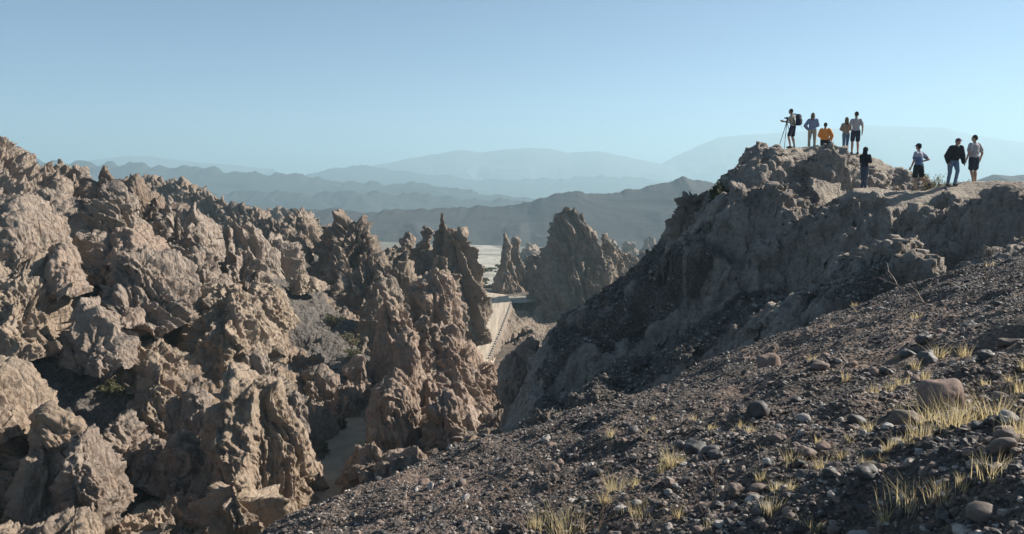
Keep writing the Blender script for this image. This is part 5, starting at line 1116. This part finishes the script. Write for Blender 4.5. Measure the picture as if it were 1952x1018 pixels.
def person(label, px, py, Y, height, heading, pose=None, top='greytee', sleeves='short', legs='shorts', bottom='navy', hair='short', hairm='hairdark', cap=None, build=1.0, hood=False, loose=0.0, lean=0.0, group='people on the hilltop', z=None, turn=0.0, extra=None):
    J = dict(sl=(-.165, 0, 1.405), sr=(.165, 0, 1.405), el=(-.26, -.02, 1.15), er=(.26, -.02, 1.15), wl=(-.27, .06, .91), wr=(.27, .06, .91),
             hl=(-.095, 0, .93), hr=(.095, 0, .93), kl=(-.11, .02, .50), kr=(.11, .02, .50), al=(-.12, -.02, .085), ar=(.12, -.02, .085), tl=(-.14, .15, .03), tr=(.14, .15, .03), ch=(0, 0, 1.30), nk=(0, 0, 1.47), hd=(0, .015, 1.63))
    if pose: J.update(pose)
    J = {k: np.array(v, float) for k, v in J.items()}
    if lean:                                              # bend the upper body forward at the hips
        for k in ('sl', 'sr', 'ch', 'nk', 'hd'):
            J[k][1] += (J[k][2] - .95) * math.sin(lean); J[k][2] = .95 + (J[k][2] - .95) * math.cos(lean)
        for k in ('el', 'er'): J[k][1] += .4 * math.sin(lean); J[k][2] -= .02
        for k in ('wl', 'wr'): J[k][1] += .3 * math.sin(lean); J[k][2] -= .02
    e = bpy.data.objects.new('person', None); COL.objects.link(e); tag(e, label, 'person', group)
    c = at(px, py, Y); zz = hill_z(c[0], c[1]) if z is None else z
    e.location = (c[0], c[1], zz - 0.03); e.rotation_euler = (0, 0, -heading); s = height / 1.755; e.scale = (s, s, s)
    b = build; hd, nk, ch = J['hd'], J['nk'], J['ch']
    T = np.array(Matrix.Rotation(-turn, 3, 'Z'))
    def H(v): return hd + T @ np.array(v, float)
    torso = [ell(ch, (.148 * b, .105 * b, .17)), ell((ch + np.array([0, 0, 1.10])) / 2 + np.array([0, 0, -.02]), (.145 * b, .10 * b, .22)), ell((0, -.01, .97), (.158 * b, .115 * b, .13)), capsule(nk - [0, 0, .06], J['sl'], .055, .052), capsule(nk - [0, 0, .06], J['sr'], .055, .052)]
    sh = torso + [capsule(nk - [0, 0, .05], nk + [0, .01, .07], .058, .052), ell(H((0, 0, .02)), (.074, .092, .105)), ell(H((0, .022, -.05)), (.052, .066, .058)), capsule(H((0, .085, .005)), H((0, .105, -.02)), .011, .013), capsule(H((-.02, .084, -.052)), H((.02, .084, -.052)), .009, .009), capsule(H((-.03, .08, .035)), H((.03, .08, .035)), .012, .012)]
    for sd in (-1, 1): sh.append(ell(H((sd * .077, -.005, 0)), (.012, .02, .032)))
    for S, sd in (('l', -1), ('r', 1)):
        a, el_, w, h, k, an, to = (J[x + S] for x in ('s', 'e', 'w', 'h', 'k', 'a', 't'))
        d = (w - el_) / np.linalg.norm(w - el_)
        sh += [capsule(a, el_, .052 * b, .040 * b), capsule(el_, w, .039 * b, .026)] + hand(w, d + np.array([0, .15, 0]), (-sd, .2, 0), 1 if sd > 0 else -1, .55)
        mid = h + (k - h) * .35; calf = k + (an - k) * .3 + np.array([0, -.012, 0])
        sh += [capsule(h, mid, .088 * b, .078 * b), capsule(mid, k, .078 * b, .052), capsule(k, calf, .05, .054), capsule(calf, an, .053, .036), capsule(an, to * [1, 1, 1] + [0, 0, .005], .034, .026)]
    fuse('body', sh, M['skin'], e, .0085, 3)
    g = 0.016 + loose
    # clothing
    st = [ell(ch, (.150 * b + g, .105 * b + g, .17)), ell((ch + np.array([0, 0, 1.10])) / 2 + np.array([0, 0, -.04]), (.140 * b + g, .105 * b + g, .24)), ell((0, -.005, 1.00), (.160 * b + g, .118 * b + g, .11)), capsule(nk - [0, 0, .07], J['sl'], .055 + g * .7, .052 + g * .7), capsule(nk - [0, 0, .07], J['sr'], .055 + g * .7, .052 + g * .7), capsule(J['sl'] * .0 + nk - [0, 0, .06], nk - [0, 0, .01], .075, .062)]
    for S in 'lr':
        a, el_, w = J['s' + S], J['e' + S], J['w' + S]
        if sleeves == 'short': st.append(capsule(a, a + (el_ - a) * .62, .058 * b + g * .7, .058 * b + g))
        else: st += [capsule(a, el_, .058 * b + g, .046 * b + g), capsule(el_, el_ + (w - el_) * .9, .046 * b + g, .036 + g)]
    if hood == 'down': st += [ell(nk + [0, -.075, -.01], (.105, .06, .07)), capsule(nk + [-.07, .01, -.03], nk + [.07, .01, -.03], .04, .04)]
    if hood == 'up': st += [capsule(nk - [0, 0, .04], nk + [0, 0, .04], .085, .085)]
    fuse('hoodie' if hood else ('shirt' if sleeves == 'short' else 'jumper'), st, M[top], e, .011, 4, .016)
    pt = [ell((0, -.01, .955), (.165 * b + .01, .125 * b, .12))]
    for S in 'lr':
        h, k, an = J['h' + S], J['k' + S], J['a' + S]; mid = h + (k - h) * .35
        if legs == 'shorts': pt += [capsule(h, h + (k - h) * .78, .098 * b, .088 * b + .006)]
        else: pt += [capsule(h, mid, .098 * b, .088 * b), capsule(mid, k, .088 * b, .068), capsule(k, k + (an - k) * .95, .067, .058)]
    fuse('shorts' if legs == 'shorts' else 'trousers', pt, M[bottom], e, .011, 4, .014)
    for S in 'lr':
        an, to = J['a' + S], J['t' + S]; d = to - an; heel = an - [0, 0, .045] - d * [.25, .25, 0]
        fuse('shoe', [capsule(heel, to - d * [.15, .15, 0] + [0, 0, .012], .040, .034), capsule(an - [0, 0, .01], an - [0, 0, .035], .042, .042)], M['shoe'], e, .009, 2)
    hs = [ell(H((0, -.012, .045)), (.084, .098, .096))]
    if hair == 'long': hs += [capsule(H((0, -.05, 0)), H((0, -.075, -.20)), .085, .075), capsule(H((-.06, -.01, 0)), H((-.075, -.02, -.17)), .035, .03), capsule(H((.06, -.01, 0)), H((.075, -.02, -.17)), .035, .03)]
    elif hair == 'bun': hs += [ell(H((0, -.10, .05)), (.04, .04, .04))]
    else: hs += [ell(H((0, -.04, .01)), (.076, .068, .085))]
    if hood == 'up': fuse('hood', [ell(H((0, -.02, .03)), (.105, .12, .125)), capsule(H((0, -.05, -.05)), H((0, -.05, -.14)), .09, .10)], M[top], e, .011, 3)
    else: fuse('hair', hs, M[hairm], e, .009, 3)
    for sd in (-1, 1):
        V, F = ell(H((sd * .030, .086, .018)), (.011, .008, .007)); mesh_np('eye', V, F, M['eye'], True, e)
    if cap:
        cs = [ell(H((0, -.005, .065)), (.092, .106, .080))]
        fuse('cap', cs + [ell(H((0, .10, .05)), (.07, .075, .010), ('X', -.2))], M[cap], e, .008, 2)
    if extra: extra(e, J)
    return e
def rbox(c, r, p=0.45):
    V = ICO3[0]; V = np.sign(V) * np.abs(V) ** p; V = V / np.abs(V).max(0) * np.array(r) + np.array(c); return V, ICO3[1]
def backpack(e, J):
    t = bpy.data.objects.new('backpack', None); COL.objects.link(t); g = t; t.location = e.location; t.rotation_euler = e.rotation_euler; t.scale = e.scale
    tag(t, 'dark blue backpack on the back of the photographer', 'backpack')
    fuse('pack_body', [rbox((0, -.24, 1.24), (.155, .10, .25)), rbox((0, -.22, 1.43), (.13, .085, .07))], M['navy'], t, .011, 3, .01)
    fuse('front_pocket', [rbox((0, -.35, 1.16), (.115, .035, .12))], M['black'], t, .009, 3)
    for s in (-1, 1):
        V, F = tubes([([(s * .09, -.14, 1.45), (s * .10, -.05, 1.53), (s * .11, .07, 1.47), (s * .12, .13, 1.33), (s * .13, .09, 1.15), (s * .12, -.14, 1.05)], [.017] * 6)], 6); mesh_np('strap', V, F, M['black'], True, t)
    V, F = tubes([([(.13, -.30, 1.05), (.15, -.33, .95), (.17, -.36, .84)], [.005] * 3)], 5); mesh_np('loose_strap', V, F, M['black'], True, t)
FEET = {}
# 1 photographer with a tripod, turned to the left
p1 = person('man in beige shirt and dark shorts with a backpack, bending over a camera tripod', 1510, 275, 32.4, 1.70, R(-48), dict(
    hl=(-.10, 0, .93), hr=(.10, 0, .93), kl=(-.20, .10, .50), kr=(.17, .06, .50), al=(-.20, .0, .085), ar=(.22, -.02, .085), tl=(-.24, .16, .03), tr=(.27, .14, .03),
    el=(-.24, .20, 1.18), er=(.24, .18, 1.18), wl=(-.14, .42, 1.24), wr=(.06, .42, 1.22), ch=(0, .03, 1.30), nk=(0, .05, 1.47), hd=(0, .09, 1.62)), 'beigetee', 'short', 'shorts', 'navy', extra=backpack, lean=.05)
def tripod():
    c = at(1498, 275, 32.3); e = bpy.data.objects.new('tripod', None); COL.objects.link(e); zz = hill_z(c[0], c[1]); e.location = (c[0], c[1], zz); tag(e, 'black camera tripod with long splayed legs in front of the photographer', 'tripod')
    apex = np.array([0, 0, 1.18])
    for a, r in ((R(200), .42), (R(80), .34), (R(-20), .38)):
        f = np.array([math.cos(a) * r, math.sin(a) * r, 0.0]); f[2] = hill_z(c[0] + f[0], c[1] + f[1]) - zz - .01
        V, F = tubes([([apex, apex * .55 + f * .45, f], [.017, .014, .010])], 6); mesh_np('leg', V, F, M['metal'], True, e)
    V, F = capsule((0, 0, 1.15), (0, 0, 1.30), .03, .022); mesh_np('centre_column', V, F, M['metal'], True, e)
    V, F = tubes([([(0, 0, 1.28), (.12, .02, 1.22), (.2, .03, 1.20)], [.009] * 3)], 6); mesh_np('pan_handle', V, F, M['metal'], True, e)
    k = bpy.data.objects.new('camera', None); k.name = 'photo_camera'; COL.objects.link(k); k.location = (c[0], c[1], zz + 1.35); k.rotation_euler = (0, 0, R(60)); tag(k, 'small black camera mounted on the tripod', 'camera')
    V, F = rbox((0, 0, 0), (.065, .035, .045)); mesh_np('camera_body', V, F, M['black'], True, k)
    V, F = capsule((0, .03, 0), (0, .09, 0), .03, .03); mesh_np('lens', V, F, M['metal'], True, k)
tripod()
# 2 woman in blue-grey hoodie
person('woman with long brown hair in a blue-grey hoodie and khaki trousers', 1547, 283, 33.0, 1.66, R(14), dict(el=(-.34, -.08, 1.16), wl=(-.20, .05, 1.00), er=(.24, .06, 1.18), wr=(.10, .20, 1.12), kl=(-.12, .02, .5), kr=(.12, .02, .5)), 'bluehood', 'long', 'long', 'khaki', 'long', 'hairbrown', hood='down', loose=.014, turn=R(25), build=1.05)
# 3 orange top
person('person in a bright orange jumper and black trousers behind the cap rock', 1571, 294, 33.4, 1.66, R(8), dict(er=(.30, -.02, 1.16), wr=(.27, .02, .92), el=(-.24, .05, 1.18), wl=(-.12, .2, 1.10)), 'orange', 'long', 'long', 'black', 'short', 'hairdark', loose=.02, build=1.15)
# 4 tan top, jeans
person('woman in a tan jumper and blue jeans standing with folded arms', 1611, 291, 33.2, 1.60, R(4), dict(el=(-.24, .06, 1.18), wl=(-.02, .17, 1.16), er=(.22, .08, 1.18), wr=(.0, .19, 1.12), kl=(-.08, .02, .5), kr=(.08, .02, .5), al=(-.07, -.02, .085), ar=(.08, -.02, .085), tl=(-.09, .14, .03), tr=(.1, .14, .03)), 'tantop', 'long', 'long', 'jeans', 'long', 'hairbrown', loose=.008, build=.95)
# 5 grey tee
person('tall man in a grey T-shirt and dark shorts beside the woman in jeans', 1629, 291, 33.0, 1.86, R(6), dict(er=(.255, -.03, 1.15), wr=(.27, .02, .90)), 'greytee', 'short', 'shorts', 'navy', 'short', 'hairdark', turn=R(-10))
# 6 hooded dark jacket
person('person in a black hooded jacket and dark jeans standing below the summit with a phone', 1646, 357, 27.4, 1.58, R(52), dict(el=(-.20, .08, 1.16), wl=(-.06, .30, 1.18), er=(.20, .08, 1.16), wr=(.05, .30, 1.18), kl=(-.07, .02, .5), kr=(.07, .02, .5), al=(-.06, -.02, .085), ar=(.08, -.02, .085), tl=(-.08, .14, .03), tr=(.11, .14, .03)), 'black', 'long', 'long', 'darkjeans', 'long', hood='up', loose=.006, build=.92)
# 7 walking with cap
person('man in a grey and blue T-shirt and cap walking away in dark shorts', 1748, 367, 26.6, 1.72, R(-26), dict(hl=(-.09, .02, .93), hr=(.09, -.02, .93), kl=(-.10, .06, .50), al=(-.10, .02, .085), tl=(-.12, .18, .03), kr=(.13, -.06, .52), ar=(.15, -.36, .30), tr=(.17, -.40, .14), el=(-.25, .00, 1.14), wl=(-.25, .10, .92), er=(.33, -.16, 1.20), wr=(.24, .04, 1.12)), 'twotone', 'short', 'shorts', 'black', 'short', 'hairdark', cap='navy', build=1.05, lean=.06)
# 8 dark hoodie facing the camera
person('man in a black hoodie, maroon cap and blue jeans walking toward the camera', 1813, 357, 26.7, 1.72, R(176), dict(kl=(-.08, .18, .56), al=(-.06, .10, .10), tl=(-.07, .26, .04), kr=(.09, .0, .50), ar=(.06, -.12, .085), tr=(.07, .04, .03), el=(-.30, -.04, 1.12), wl=(-.28, .12, .88), er=(.30, -.04, 1.12), wr=(.30, .10, .88), ch=(0, .02, 1.28)), 'black', 'long', 'long', 'jeans', 'short', cap='capred', hood='down', loose=.03, build=1.15, lean=.30, turn=R(-12))
# 9 grey tee shorts right
person('man in a loose grey T-shirt and navy shorts, rightmost of the group', 1853, 356, 26.9, 1.78, R(-14), dict(kl=(-.05, .04, .50), al=(-.01, -.06, .085), tl=(-.02, .09, .03), kr=(.10, .02, .50), ar=(.10, -.02, .085), tr=(.12, .13, .03), el=(-.27, -.04, 1.13), wl=(-.30, .02, .90), er=(.29, -.06, 1.14), wr=(.33, .04, .92)), 'greytee', 'short', 'shorts', 'navy', 'short', 'hairdark', build=1.1, loose=.01, lean=.05, turn=R(-30))
# ------------------------------------------------------------------ the hazy air
bpy_me = bpy.data.meshes.new('haze'); hb = bmesh.new(); bmesh.ops.create_cube(hb, size=1)
for v in hb.verts:
    v.co = Vector((v.co.x * 27000, 6500 + v.co.y * 17000, (v.co.z + 0.5) * 500 - 150))
hb.to_mesh(bpy_me); hb.free()
haze = bpy.data.objects.new('haze', bpy_me); COL.objects.link(haze); tag(haze, kind='stuff')
hm = bpy.data.materials.new('haze_air'); hm.use_nodes = True; ht = hm.node_tree
for n_ in list(ht.nodes): ht.nodes.remove(n_)
ho = ht.nodes.new('ShaderNodeOutputMaterial'); hv = ht.nodes.new('ShaderNodeVolumePrincipled')
hv.inputs['Color'].default_value = (0.50, 0.71, 0.80, 1); hv.inputs['Density'].default_value = 0.00042; hv.inputs['Anisotropy'].default_value = 0.2
ht.links.new(hv.outputs[0], ho.inputs['Volume']); bpy_me.materials.append(hm)
